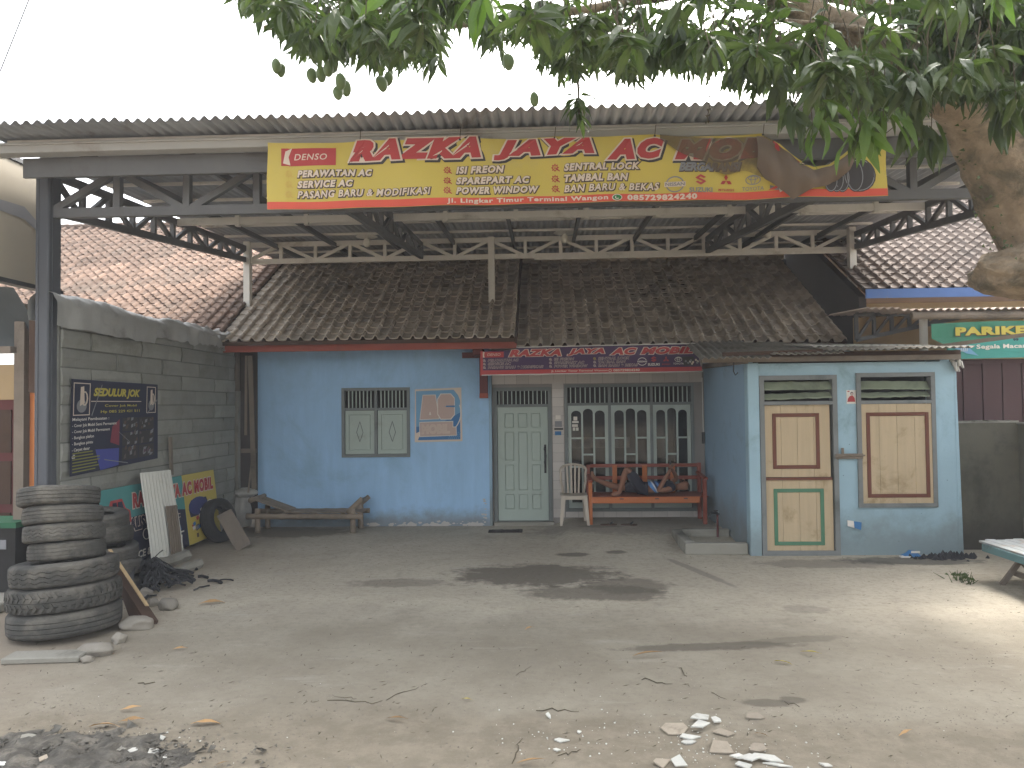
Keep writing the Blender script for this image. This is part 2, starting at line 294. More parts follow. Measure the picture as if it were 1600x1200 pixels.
def ground_mat():
    s = NT('yard_concrete'); P = s.pos; s.b.inputs['Roughness'].default_value = .93; s.b.inputs['Specular IOR Level'].default_value = .2
    sp = s.n('ShaderNodeSeparateXYZ'); s.l(P, sp.inputs[0]); X, Yc = sp.outputs[0], sp.outputs[1]
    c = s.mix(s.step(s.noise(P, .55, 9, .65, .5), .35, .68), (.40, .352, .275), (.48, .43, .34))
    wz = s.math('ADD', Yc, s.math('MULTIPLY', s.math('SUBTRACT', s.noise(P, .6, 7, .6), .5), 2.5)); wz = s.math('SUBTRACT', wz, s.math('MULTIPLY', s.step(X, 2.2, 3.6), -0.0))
    c = s.mix(s.step(wz, 7.9, 6.6), c, s.mix(s.step(s.noise(P, .9, 9, .66), .36, .66), (.235, .205, .156), (.30, .267, .207)))   # colour darker in open yard, lighter under canopy, to even out the light
    c = s.mix(s.math('MULTIPLY', s.step(s.noise(P, 14, 7, .75), .46, .66), .38), c, (.19, .165, .13))
    c = s.mix(s.math('MULTIPLY', s.step(s.noise(P, 2.6, 9, .72), .50, .74), .45), c, (.235, .205, .165))
    c = s.mix(s.math('MULTIPLY', s.step(s.noise(s.mapping(P, (.5, 2.2, 1)), 1.5, 9, .7), .56, .74), .4), c, (.44, .41, .355))
    c = s.mix(s.math('MULTIPLY', s.step(s.noise(P, 60, 4, .7), .56, .72), .4), c, (.18, .155, .125))
    c = s.mix(s.math('MULTIPLY', s.step(s.voro(P, 26).outputs['Distance'], .085, .05), .8), c, (.10, .085, .07))
    c = s.mix(s.math('MULTIPLY', s.step(s.voro(s.mapping(P, loc=(3.3, 1.7, 0)), 17).outputs['Distance'], .05, .03), .9), c, (.60, .58, .52))
    # front edge: loose soil instead of the screed
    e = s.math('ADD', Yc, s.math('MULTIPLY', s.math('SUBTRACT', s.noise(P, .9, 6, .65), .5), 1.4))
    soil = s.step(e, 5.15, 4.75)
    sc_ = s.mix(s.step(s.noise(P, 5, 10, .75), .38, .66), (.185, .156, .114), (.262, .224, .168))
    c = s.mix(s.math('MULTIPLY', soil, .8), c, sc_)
    # reddish dirt along the left side
    lf = s.math('ADD', X, s.math('MULTIPLY', s.noise(P, .8, 6), 2.2))
    c = s.mix(s.math('MULTIPLY', s.step(lf, -2.2, -3.6), .42), c, (.25, .195, .145))
    nz = s.noise(P, 1.7, 8, .66); nz2 = s.noise(P, 6, 6, .7)
    rgh = None
    def blob(cx, cy, rx, ry, rot, colr, k, warp=1.25, edge=.22):
        nonlocal c
        q = s.mapping(P, loc=(0, 0, 0)); v = s.n('ShaderNodeVectorMath', operation='SUBTRACT'); s.l(P, v.inputs[0]); v.inputs[1].default_value = (cx, cy, 0)
        q = s.mapping(v.outputs[0], (1 / rx, 1 / ry, 0)) if not rot else s.mapping(s.mapping(v.outputs[0], rot=(0, 0, -rot)), (1 / rx, 1 / ry, 0))
        ln = s.n('ShaderNodeVectorMath', operation='LENGTH'); s.l(q, ln.inputs[0])
        d = s.math('ADD', ln.outputs['Value'], s.math('MULTIPLY', s.math('SUBTRACT', nz, .5), warp * 2.4))
        d = s.math('ADD', d, s.math('MULTIPLY', s.math('SUBTRACT', nz2, .5), 1.3))
        f = s.math('MULTIPLY', s.step(d, 1 + edge, 1 - edge), k); c = s.mix(f, c, colr); return f
    W = (.105, .09, .07)
    blob(-.15, 9.15, .95, .55, 0, W, .80, .5); blob(.55, 8.25, .75, .32, 0, W, .68, .6); blob(-1.7, 8.75, .55, .20, 0, W, .45, .6); blob(.9, 8.6, .5, .35, 0, W, .6, .6)
    blob(1.35, 6.45, .75, .10, .10, W, .72, .35); blob(2.05, 6.62, .40, .09, .2, W, .38, .6)
    blob(.35, 10.35, .22, .12, 0, W, .75, .3); blob(.95, 10.5, .14, .1, 0, W, .7, .3); blob(.85, 12.05, .3, .12, 0, W, .5, .3)
    blob(1.45, 5.25, .16, .07, 0, W, .7, .3); blob(1.65, 5.3, .09, .06, 0, W, .7, .3)
    blob(2.5, 7.6, .22, .16, 0, (.16, .14, .115), .38, .8); blob(3.55, 9.75, .9, .25, 0, (.19, .17, .14), .6, .4)
    blob(1.8, 9.35, .06, .8, .30, (.20, .18, .15), .6, .25)
    blob(4.6, 9.9, .8, .25, 0, (.05, .05, .045), .7, .4); blob(-2.85, 4.25, .6, .32, 0, (.08, .075, .068), .7, .5)
    blob(-4.3, 12.3, 1.2, .5, 0, (.13, .115, .095), .6, .4); blob(1.3, 12.3, 1.6, .8, 0, (.19, .175, .15), .5, .4)
    s.l(c, s.b.inputs['Base Color'])
    h = s.math('ADD', s.math('MULTIPLY', s.noise(P, 45, 8, .72), .5), s.math('ADD', s.math('MULTIPLY', s.noise(P, 7, 6, .6), 1.2), s.math('MULTIPLY', s.noise(P, 160, 3, .6), s.math('ADD', .15, s.math('MULTIPLY', soil, .5)))))
    s.bump(h, .55, .012)
    return s.m
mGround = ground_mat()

def proj(p):
    d = V(p) - CAM; zz = d.dot(_f); return 800 + F_PX * d.dot(_r) / zz, 600 - F_PX * d.dot(_u) / zz
# ---------------------------------------------------------------- ground
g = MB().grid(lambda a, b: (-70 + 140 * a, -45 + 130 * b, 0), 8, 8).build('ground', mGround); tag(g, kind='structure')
_ss = lambda t: (lambda k: k * k * (3 - 2 * k))(max(0, min(1, t)))
def porch(a, b):
    x, y = -.02 + 2.70 * a, 10.2 + 2.8 * b
    return (x, y, .003 + .11 * _ss((y - 10.3) / 1.8) * _ss((x - .10) / .35) - (.006 if a < .001 or b < .001 else 0))
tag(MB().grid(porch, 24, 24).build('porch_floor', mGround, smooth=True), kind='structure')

# ---------------------------------------------------------------- clay tile roofs
TW, TC, SL = .2, .22, math.radians(30)
def tile_mesh(name, k):
    prof = [(0, .002), (.035, -.008), (.080, -.010), (.122, -.004), (.138, .016), (.150, .044), (.170, .052), (.190, .040), (.204, .002)]
    rr = random.Random(k); mb = MB(); L = .255; jt = lambda a: (rr.random() - .5) * a
    tz = .020 + jt(.006); n = len(prof)
    fr = [(x, 0, z + tz) for x, z in prof]; bk = [(x, L, z) for x, z in prof]; lo = [(x, .002, z - .004) for x, z in prof]
    fs = [(i, i+1, n+i+1, n+i) for i in range(n-1)] + [(2*n+i, 2*n+i+1, i+1, i) for i in range(n-1)]
    mb.add(fr + bk + lo, fs); return mb
def roof_tiles(owner, x0, nx, y0, z0, nr, mat, n_single, want, skirt=True):
    """owner > roof > tile; the tiles that show largest are objects, the others one joined part."""
    ty, tz = math.cos(SL), math.sin(SL); Lr = nr * TC + .05; x1 = x0 + nx * TW
    slab = MB().prism([(x0, y0, z0 - .07), (x0, y0, z0 - .012), (x0, y0 + ty * Lr, z0 - .012 + tz * Lr), (x0, y0 + ty * Lr, z0 - .07 + tz * Lr)], (x1 - x0, 0, 0))
    yr, zr = y0 + ty * Lr, z0 + tz * Lr                       # far slope down behind the ridge
    slab.prism([(x0, yr, zr - .05), (x0, yr, zr - .01), (x0, yr + 4.5, zr - 2.6), (x0, yr + 4.5, zr - 2.64)], (x1 - x0, 0, 0))
    rf = slab.build('roof', mWoodD if n_single else mWoodD, owner)
    vars_ = [tile_mesh('tile', k) for k in range(4)]; meshes = []
    for t_ in vars_:
        me = t_.mesh('tile'); me.materials.append(mat); meshes.append(me)
    cells = []
    for r in range(nr):
        for c in range(nx):
            p = V((x0 + c * TW, y0 + ty * TC * r, z0 + tz * TC * r)); px, py = proj(p + V((.1, .1, .05)))
            if want(px, py): cells.append((r, (p - CAM).length, c, p, 1))
            else: cells.append((r, 1e3 + r, c, p, 0))
    cells.sort(key=lambda q: (-q[4], q[1]))
    off = wloc(owner); vs, fs, tn = [], [], []
    for i, (r, _d, c, p, ok) in enumerate(cells):
        k = R.randrange(4); rot = Matrix.Rotation(R.gauss(0, .012), 4, 'Z') @ Matrix.Rotation(R.gauss(0, .012), 4, 'Y')
        mtx = Matrix.Translation(p + jb(p, .012, .7) + V((R.gauss(0, .003), R.gauss(0, .004), R.random() * .006))) @ Matrix.Rotation(SL, 4, 'X') @ rot
        if ok and i < n_single:
            o = bpy.data.objects.new('tile', meshes[k]); col.objects.link(o); o.parent = rf
            mt = mtx.copy(); mt.translation -= off; o.matrix_local = mt
        else:
            b = len(vs); tv = R.random() * 2 - 1
            for q in vars_[k].v: vs.append(mtx @ q - off); tn.append(tv)
            fs += [tuple(a + b for a in f_) for f_ in vars_[k].f]
    me = bpy.data.meshes.new('roof_tiling'); me.from_pydata(vs, [], fs); me.materials.append(mat)
    at = me.attributes.new('tint', 'FLOAT', 'POINT'); at.data.foreach_set('value', tn)
    o = bpy.data.objects.new('roof_tiling', me); col.objects.link(o); o.parent = rf; o['kind'] = 'stuff'
    rd = MB()                                                 # ridge caps
    k = 0
    while x0 + k * .33 < x1 - .2:
        xa = x0 + k * .33; zc = zr + .01 + jb((xa, 0, 0), .02, .8).z
        rd.tube([(xa, yr - .03, zc), (xa + .35, yr - .03, zc + .012)], .075, 8); k += 1
    q = rd.build('ridge_cap', mat, rf); q['kind'] = 'stuff'
    return rf

# ---------------------------------------------------------------- wall helper: a wall slab with rectangular openings, along x at y0..y1
def wall_x(mb, x0, x1, z0, z1, y0, y1, holes):
    xs = sorted({x0, x1, *[h[0] for h in holes], *[h[1] for h in holes]}); zs = sorted({z0, z1, *[h[2] for h in holes], *[h[3] for h in holes]})
    for a, b in zip(xs, xs[1:]):
        run = None
        for c, d in zip(zs, zs[1:]):
            inh = any(h[0] - 1e-6 <= a and b <= h[1] + 1e-6 and h[2] - 1e-6 <= c and d <= h[3] + 1e-6 for h in holes)
            if inh:
                if run: mb.box((a, y0, run[0]), (b, y1, run[1])); run = None
            else: run = (run[0], d) if run else (c, d)
        if run: mb.box((a, y0, run[0]), (b, y1, run[1]))
    return mb

# ================================================================ the blue house
house = thing('blue_house', 'light blue house with brown tiled roof and pale green door behind the steel canopy', 'house', (0, 12.9, 0))
YW = 12.85
W1 = (-3.42, -2.26, 1.16, 2.33)
mb = MB(); wall_x(mb, -4.86, -.93, -.1, 3.05, YW, YW + .15, [W1]); mb.build('wall', mBlue, house)
for p_ in range(16):                                          # flaked render along the foot of the wall
    pass
fl = MB()
for i in range(70):
    x = R.choice([R.uniform(-3.0, -.98), R.uniform(-2.5, -1.6), R.uniform(-1.5, -.98), -.98 - abs(R.gauss(0, .05))]); z = abs(R.gauss(0, .035)) + .005
    if x > -1.06: z = abs(R.gauss(0, .25))
    n = R.randint(5, 7); rr = R.uniform(.012, .05) * (1.5 if z < .03 else .6); y = YW - .002 - i * .00003
    P = [(x + math.cos(6.283 * j / n) * rr * R.uniform(.7, 1.7), y, max(.003, z + math.sin(6.283 * j / n) * rr * R.uniform(.4, .9))) for j in range(n)]
    fl.add(P, [tuple(range(n))])
tag(fl.build('flaked_plaster', M('flaked_plaster', (.46, .43, .40), .95, .15, 14, .4, 60), house), kind='stuff')
mb = MB()                                                     # side, back and inner walls
mb.box((-4.86, YW + .15, -.1), (-4.71, 17.5, 3.05)); mb.box((-4.86, 17.5, -.1), (2.8, 17.65, 3.05)); mb.box((-.93, YW + .005, -.1), (-.885, YW + .15, 2.95))
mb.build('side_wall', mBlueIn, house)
boxp('ceiling', (-4.8, 12.95, 3.0), (2.8, 17.5, 3.04), mPWhite, house)
# tiled wall round the door and the big window
YT = 12.98
DOOR = (-.86, .12, 0, 2.31); WIN = (.34, 2.50, .215, 2.35)
mb = MB(); wall_x(mb, -.885, 2.67, -.1, 3.0, YT, YT + .12, [DOOR, WIN]); tw = mb.build('tiled_wall', mGrout, house)
tm = {}
def wtile(x, z, wd, h):
    key = (round(wd, 3), round(h, 3))
    if key not in tm:
        b = MB().box((0, 0, 0), (wd, .008, h)); me = b.mesh('wall_tile'); bm = bmesh.new(); bm.from_mesh(me)
        bmesh.ops.recalc_face_normals(bm, faces=bm.faces); bm.to_mesh(me); bm.free(); me.materials.append(mTileW); tm[key] = me
    o = bpy.data.objects.new('wall_tile', tm[key]); col.objects.link(o); o.parent = tw
    o.location = V((x, YT - .008 + R.uniform(-.001, .001), z)) - wloc(house)
for i in range(15): wtile(.135, .118 + i * .155, .19, .150)                     # pillar
for i in range(17):
    x = -.875 + i * .207
    wtile(x, 2.365, .202, .195)
for i in range(17): wtile(-.875 + i * .207, 2.565, .202, .195)
for i in range(11): wtile(.34 + i * .212, .118, .207, .092)
z = .12
# fascia boards, eaves
def fascia(x0, x1, y, z0, z1, mat): return boxp('fascia_board', (x0, y, z0), (x1, y + .03, z1), mat, house)
fascia(-5.28, -.43, 12.22, 2.915, 3.06, mRedBd)
boxp('eave_board', (-.39, 12.34, 2.80), (4.75, 12.37, 2.885), mWoodD, house)
boxp('soffit', (-5.25, 12.26, 3.02), (-.45, 12.84, 3.035), mDkRed, house)
mb = MB().bar((-1.06, 12.27, 2.87), (-1.06, 12.84, 2.87), .16, .10); mb.build('eave_beam', mDkRed, house)
mb = MB().box((-1.06, 12.60, 2.20), (-.93, 12.72, 2.86)); mb.bar((-1.34, 12.6, 2.84), (-.6, 12.6, 2.84), .1, .09); mb.build('hanging_post', mDkRed, house)
boxp('post_end', (-1.063, 12.597, 2.13), (-.927, 12.723, 2.21), mRedBd, house)
rfA = roof_tiles(house, -5.26, 24, 12.16, 3.085, 17, mRTileH, 150, lambda x, y: True)
rfB = roof_tiles(house, -.42, 26, 12.30, 2.955, 18, mRTileH, 150, lambda x, y: True)

def panelled(name, X0, X1, Z0, Z1, y, rects, par, g=.011, dep=.022):
    """leaf with grooves: a back slab, a face lattice and panels that leave open joints round them."""
    lf = MB().box((X0, y + dep, Z0), (X1, y + dep + .02, Z1)).build(name, mShut, par)
    W_, H_ = X1 - X0, Z1 - Z0; hs_ = [(X0 + a * W_, X0 + b * W_, Z0 + c * H_, Z0 + d * H_) for a, b, c, d in rects]
    f = MB(); wall_x(f, X0, X1, Z0, Z1, y, y + dep - .001, hs_); f.build('face_frame', mShut, lf)
    for a, b, c, d in hs_:
        q = MB().box((a + g, y + .003, c + g), (b - g, y + dep - .001, d - g)); q.build('door_panel', mShut, lf, bevel=.006)
    return lf
vb = MB().bar((-.44, 12.2, 3.03), (-.44, 15.6, 4.98), .04, .16); vb.bar((-.44, 15.45, 4.9), (-.44, 16.25, 4.6), .06, .7); vb.build('verge_board', mWoodD, house)
# window with shutters
def sub(name, mb, mat, par, bevel=0): return mb.build(name, mat, par, bevel=bevel)
fw = .05
def frame_rect(x0, x1, z0, z1, y0, y1, t, mids=(), bars=()):
    b = MB(); b.box((x0, y0, z0), (x0 + t, y1, z1)); b.box((x1 - t, y0, z0), (x1, y1, z1))
    b.box((x0 + t, y0, z1 - t), (x1 - t, y1, z1)); b.box((x0 + t, y0, z0), (x1 - t, y1, z0 + t))
    for m_ in mids: b.box((m_ - t * .45, y0 + .003, z0 + t), (m_ + t * .45, y1 - .003, z1 - t))
    for z_ in bars: b.box((x0 + t, y0 + .006, z_ - t * .4), (x1 - t, y1 - .006, z_ + t * .4))
    return b
wn = frame_rect(W1[0], W1[1], W1[2], W1[3], YW - .02, YW + .1, .05, [(W1[0] + W1[1]) / 2], [1.97]).build('window', mFrame, house)
mx_ = (W1[0] + W1[1]) / 2
for a, b in ((W1[0] + .05, mx_ - .022), (mx_ + .022, W1[1] - .05)):
    for i in range(1, 8):
        x = a + (b - a) * i / 8; sub('bar', MB().box((x - .009, YW + .02, 1.99), (x + .009, YW + .04, 2.28)), mShut, wn)
    s_ = panelled('shutter', a + .008, b - .008, 1.215, 1.945, YW + .012, [(.12, .88, .09, .92)], wn, .010, .02)
    cx = (a + b) / 2; q = MB(); q2 = [(cx, 1.42), (cx + .055, 1.58), (cx, 1.76), (cx - .055, 1.58)]
    for k in range(4): q.bar((q2[k][0], YW + .012, q2[k][1]), (q2[(k+1) % 4][0], YW + .012, q2[(k+1) % 4][1]), .010, .008)
    sub('shutter_moulding', q, mFrame, s_)
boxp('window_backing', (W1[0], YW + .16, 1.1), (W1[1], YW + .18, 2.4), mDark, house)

# door with transom
df = frame_rect(DOOR[0], DOOR[1], 0.0, DOOR[3], YT - .02, YT + .11, .06, (), [2.0]).build('door_frame', mFrame, house)
for i in range(12):
    x = DOOR[0] + .06 + (.86) * (i + .5) / 12; sub('bar', MB().box((x - .008, YT + .02, 2.02), (x + .008, YT + .04, 2.25)), mShut, df)
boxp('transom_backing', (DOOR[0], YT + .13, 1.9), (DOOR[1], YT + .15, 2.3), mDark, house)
dr = panelled('door', DOOR[0] + .065, DOOR[1] - .065, .065, 1.975, YT + .018, [(.14,.33,.815,.95),(.405,.60,.815,.95),(.67,.86,.815,.95),(.14,.33,.10,.235),(.405,.60,.10,.235),(.67,.86,.10,.235),
                         (.14,.33,.525,.785),(.67,.86,.525,.785),(.405,.60,.265,.785),(.14,.33,.265,.495),(.67,.86,.265,.495)], df)
hd = MB(); hx = DOOR[1] - .115
hd.tube([(hx, YT + .02, 1.30), (hx - .01, YT - .025, 1.27), (hx + .012, YT - .035, 1.15), (hx - .006, YT - .035, 1.05), (hx, YT - .02, .96), (hx, YT + .02, .93)], [.012, .017, .012, .018, .013, .012], 6)
hd.box((hx - .018, YT + .012, .86), (hx + .018, YT + .021, 1.34)); sub('door_handle', hd, mMetalDk, dr)
boxp('door_sill', (DOOR[0], YT - .13, 0), (DOOR[1] + .02, YT - .02, .055), mConc, house)

# big window: three casements with arched panes
wf = frame_rect(WIN[0], WIN[1], WIN[2], WIN[3], YT - .02, YT + .11, .05, [WIN[0] + .05 + .705, WIN[0] + .05 + 1.405], [2.015]).build('window', mFrame, house)
def casement(x0, x1, z0, z1, y):
    b = MB(); t = .055; ya, yb = y, y + .035; wd = x1 - x0
    iw = (wd - 2 * t - 2 * .03) / 3
    b.box((x0, ya, z0), (x0 + t, yb, z1)); b.box((x1 - t, ya, z0), (x1, yb, z1)); b.box((x0 + t, ya, z0), (x1 - t, yb, z0 + .09)); b.box((x0 + t, ya, z1 - .05), (x1 - t, yb, z1))
    xs = [x0 + t + k * (iw + .03) for k in range(3)]
    for k in (0, 1): b.box((xs[k] + iw, ya, z0 + .09), (xs[k] + iw + .03, yb, z1 - .05))
    tops = [z1 - .085, z1 - .055, z1 - .085]
    for k in range(3):
        xa, xb = xs[k], xs[k] + iw; r = iw / 2; zt = tops[k]; zc = zt - r * .8
        N = 8
        for sgn in (0, 1):
            P = []
            for j in range(N // 2 + 1):
                t_ = math.pi / 2 * j / (N // 2); P.append(((xa + r - r * math.cos(t_)) if not sgn else (xa + r + r * math.cos(t_)), zc + r * .8 * math.sin(t_)))
            e = xa if not sgn else xb
            poly = [(e, ya, zc)] + [(p[0], ya, p[1]) for p in P[1:]] + [(xa + r, ya, z1 - .05), (e, ya, z1 - .05)]
            # fan of quads keeps the spandrel concave outline correct
            for j in range(len(P) - 1):
                p, q = P[j], P[j + 1]
                b.prism([(p[0], ya, p[1]), (q[0], ya, q[1]), (q[0], ya, z1 - .05), (p[0], ya, z1 - .05)], (0, .035, 0))
        H_ = z1 - z0
        for fz in ([.68, .40] if k != 1 else [.52, .24]):
            b.box((xa, ya + .002, z0 + H_ * fz - .014), (xb, yb - .002, z0 + H_ * fz + .014))
    return b
gx = WIN[0] + .05
for k, (a, b) in enumerate([(WIN[0] + .055, WIN[0] + .73), (WIN[0] + .78, WIN[0] + 1.43), (WIN[0] + 1.48, WIN[1] - .055)]):
    cs = casement(a, b, WIN[2] + .055, 1.99, YT + .01).build('casement', mCasem, wf)
    MB().box((a + .02, YT + .048, WIN[2] + .08), (b - .02, YT + .052, 1.96)).build('pane', mGlass, wf)
    for i in range(8):
        x = a + .01 + (b - a - .02) * (i + .5) / 8; sub('bar', MB().box((x - .009, YT + .02, 2.035), (x + .009, YT + .04, 2.295)), mShut, wf)
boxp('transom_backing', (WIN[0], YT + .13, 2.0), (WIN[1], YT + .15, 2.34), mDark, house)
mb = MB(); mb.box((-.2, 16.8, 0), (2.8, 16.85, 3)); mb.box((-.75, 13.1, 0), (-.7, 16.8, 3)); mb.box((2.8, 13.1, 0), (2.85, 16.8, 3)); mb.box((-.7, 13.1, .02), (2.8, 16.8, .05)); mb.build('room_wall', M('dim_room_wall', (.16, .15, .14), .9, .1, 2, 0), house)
cur = MB().grid(lambda a, b: (.42 + 1.15 * a, 14.3 + .03 * math.sin(a * 40), 1.20 + .2 * b), 40, 1); cur.build('table_cloth_edge', M('pale_room_cloth', (.75, .72, .68), .9, .05), house)  # pale strip standing in for the light stripe reflected in the panes
# stickers and papers on the tiled pillar and in the window
pap = lambda px0, py0, px1, py1, y, mat, par, name: (lambda a, b: boxp(name, (a.x, y - .002, b.z), (b.x, y, a.z), mat, par))(pt(px0, py0, y), pt(px1, py1, y))
pap(868, 649, 876, 655, YT - .01, pWhite, house, 'sticker'); pap(867, 658, 878, 667, YT - .01, pGrey, house, 'sticker'); pap(867, 674, 877, 680, YT - .01, pBlueD, house, 'sticker')
pap(866, 669, 880, 671.5, YT - .012, mMetalDk, house, 'mail_slot')
pc = MB()
for i, (a, b, c, d) in enumerate([(896, 651, 902, 657), (894, 658, 904, 661), (894, 663, 903, 667), (895, 668, 899, 673), (900, 668, 904, 673)]):
    p, q = pt(a, b, YT + .045), pt(c, d, YT + .045); pc.box((p.x, YT + .042, q.z), (q.x, YT + .046, p.z))
pc.build('paper_notice', pWhite, house)

# ================================================================ left-hand building
lb = thing('grey_block_building', 'grey concrete block building with orange clay tile roof and tarpaulin eave left of the yard', 'building', (-5.2, 10, 0))
XL = -5.2
core = MB().box((XL - .16, 8.05, -.1), (XL - .018, 12.75, 3.12)).build('wall', mMortar, lb)
bmesh_cache = {}
def block(L):
    L = round(L, 2)
    if L not in bmesh_cache:
        ms = []
        for k in range(3):
            b = MB(); rr = random.Random(k * 7 + int(L * 100)); q = []
            b.grid(lambda a, c: (.026 + rr.uniform(-.007, .007) - .010 * (c < .01 or c > .99), a * L, .006 + c * (.188 + rr.uniform(0, .006))), 3, 2)
            n = 4; vs = list(b.v); f = b.f
            b.add([(0, 0, 0.004), (0, L, 0.004), (0, L, .196), (0, 0, .196)], []) 
            m0 = 12; b.f += [(0, m0, m0+1, 3), (8, 11, m0+2, m0+3), (0, 4, 8, m0+3, m0), (3, m0+1, m0+2, 11, 7)]; b.mi = [0] * len(b.f)
            me = b.mesh('block'); bm = bmesh.new(); bm.from_mesh(me); bmesh.ops.recalc_face_normals(bm, faces=bm.faces); bm.to_mesh(me); bm.free(); me.materials.append(mBlock); ms.append(me)
        bmesh_cache[L] = ms
    return R.choice(bmesh_cache[L])
for r in range(15):
    y = 8.08 - (.55 if r % 2 else .1 * (r % 3))
    while y < 12.7:
        L = min(1.08, 12.72 - y); ys = max(y, 8.08); L = y + L - ys
        if L > .08:
            o = bpy.data.objects.new('block', block(L - .008)); col.objects.link(o); o.parent = core
            o.location = V((XL - .02 + R.uniform(-.006, .006), ys, r * .206 + .005)) - wloc(lb)
            o.rotation_euler.z = R.gauss(0, .006)
        y += 1.1
lp = MB().box((XL - .12, 12.76, -.1), (XL + .03, 12.88, 2.3)); lp.build('corner_post', mConc, lb)
boxp('corner_post', (XL - .10, 12.765, 2.3), (XL + .02, 12.875, 3.1), mWood, lb)
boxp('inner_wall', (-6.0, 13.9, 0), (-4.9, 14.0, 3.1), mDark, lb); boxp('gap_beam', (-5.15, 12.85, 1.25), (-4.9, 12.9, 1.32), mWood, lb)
roof_tiles(lb, -13.28, 40, 12.02, 3.03, 30, mRTileL, 300, lambda x, y: 88 < x < 440 and y < 462 + (x - 90) * .24)
# tarpaulin eave over the block wall
def tarp(a, b):
    y = 7.9 + 4.85 * a; t = -1.9 + b * 3.9; r = .15 + .02 * math.sin(y * 3)
    k = max(0, (a - .42)) * 1.3
    n = noise.noise_vector(V((y * 5, t * 1.7, 3))) * (.018 + .11 * min(k, .55)) + noise.noise_vector(V((y * 13, t * 3, 9))) * (.006 + .06 * min(k, .5))
    z = 3.14 + r * math.cos(t) * (1 if abs(t) < 1.6 else 1); x = XL - .10 + (r + .03) * math.sin(t)
    if t > 1.57: z = 3.14 - (t - 1.57) * (.55 if k == 0 else .35) ; x = XL - .10 + r + .03 + .005 * math.sin(y * 9)
    if t < -1.57: z = 3.14 - (-t - 1.57) * .5
    return V((x, y, z - .03 * math.sin(a * 3.1))) + n
MB().grid(tarp, 130, 26).build('tarpaulin', mTarp, lb, smooth=True)
# front of the left building beyond the column
fx = MB(); wall_x(fx, -11, -5.7, -.1, 2.6, 9.6, 9.75, [(-8.0, -6.42, 0, 2.15)]); fx.build('front_wall', mBeige, lb)
dd = boxp('door', (-8.0, 9.62, 0), (-6.42, 9.68, 2.15), mDkRed, lb)
for i in range(2):
    for j in range(3):
        a = -7.12 + i * .34; boxp('door_panel', (a, 9.60, .15 + j * .66), (a + .27, 9.618, .7 + j * .66), mWoodD, dd)
def awn(a, b): return (-11 + 5.35 * a, 7.95 + .25 * math.sin(b * 1.5) * 2 + .02 * math.sin(a * 60), 3.32 - .62 * b + .03 * math.sin(a * 22 + b * 3) )
MB().grid(awn, 80, 8).build('tarpaulin', mTarpD, lb, smooth=True)
MB().box((-11, 7.9, 2.62), (-5.65, 8.0, 2.69)).build('eave_beam', mWood, lb)
p = pt(36, 600, 8.35); MB().box((p.x - .07, 8.3, 0), (p.x + .045, 8.4, 3.2)).build('timber_post', mWood, lb)
MB().box((-5.62, 8.15, 2.2), (-5.5, 8.3, 3.2)).build('timber_post', mWoodD, lb)
a, b = pt(42.5, 572, 8.45), pt(59, 780, 8.45)
op = MB().box((a.x, 8.45, .6), (b.x, 8.47, a.z)).build('orange_board', mOrange); tag(op, 'narrow bright orange board standing upright between the timber post and the steel column', 'board')
sb = MB().box((-5.80, 6.6, 3.42), (-5.72, 8.82, 4.72)).build('side_sign_board', mSignB); tag(sb, 'plain beige sign board with dark edge seen at an angle behind the steel column', 'sign board')
sbf = MB(); sbf.box((-5.81, 6.55, 4.72), (-5.70, 8.87, 4.77)); sbf.box((-5.81, 6.55, 3.37), (-5.70, 8.87, 3.42)); q = sbf.build('board_edge', mMetalDk, sb); q['kind'] = 'stuff'
sm = MB()
sw = [(8.5, 4.10), (8.62, 4.3), (8.68, 4.05), (8.55, 3.98), (8.2, 4.12), (7.8, 4.12), (7.8, 4.24), (8.2, 4.26)]
sm.add([(-5.716, y, z) for y, z in sw], [(0,1,2,3),(0,3,4,7),(4,5,6,7)]); sm.build('faded_arrow', pGrey, sb)

# ================================================================ steel canopy
cn = thing('steel_canopy', 'large grey steel truss canopy with corrugated zinc roof over the yard', 'canopy', (0, 10, 0))
XA, XB = -5.30, 5.32
def truss(a0, a1, b0, b1, n, mat, cw=.06, ch=.085, ww=.045, flip=False, rise=None):
    """top chord a0-a1, bottom chord b0-b1; chords form the truss part, every web member is a sub-part."""
    a0, a1, b0, b1 = map(V, (a0, a1, b0, b1)); t = MB(); t.bar(a0, a1, cw, ch); t.bar(b0, b1, cw, ch); tr = t.build('truss', mat, cn)
    for i in range(n + 1):
        f = i / n; T, B = a0.lerp(a1, f), b0.lerp(b1, f); d = (T - B).normalized()
        if (T - B).length > .12:
            MB().bar(B + d * ch * .4, T - d * ch * .4, ww, ww * .9, (a1 - a0).normalized()).build('web', mat, tr)
        if i < n:
            f2 = (i + 1) / n; T2, B2 = a0.lerp(a1, f2), b0.lerp(b1, f2)
            p, q = (B, T2) if (i % 2) == flip else (T, B2)
            if (p - q).length > .2: MB().bar(p, q, ww * .8, ww * .9, (0, 0, 1)).build('web', mat, tr)
    return tr
zr = lambda y: 4.66 + .040 * (y - 7.1)                        # underside of purlins
truss((XA, 13.5, 4.93), (XB, 13.5, 4.95), (XA, 13.5, 4.63), (XB, 13.5, 4.65), 17, mSteel, ww=.062)
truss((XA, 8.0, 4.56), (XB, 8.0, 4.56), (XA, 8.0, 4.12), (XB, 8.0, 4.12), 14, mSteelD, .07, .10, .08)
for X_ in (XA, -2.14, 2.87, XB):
    z0b = 4.16; truss((X_, 8.05, 4.56), (X_, 13.45, 4.86), (X_, 8.05, z0b), (X_, 13.45, 4.66), 10 if abs(X_) > 4 else 8, mSteelD, .06, .09, .062, flip=True)
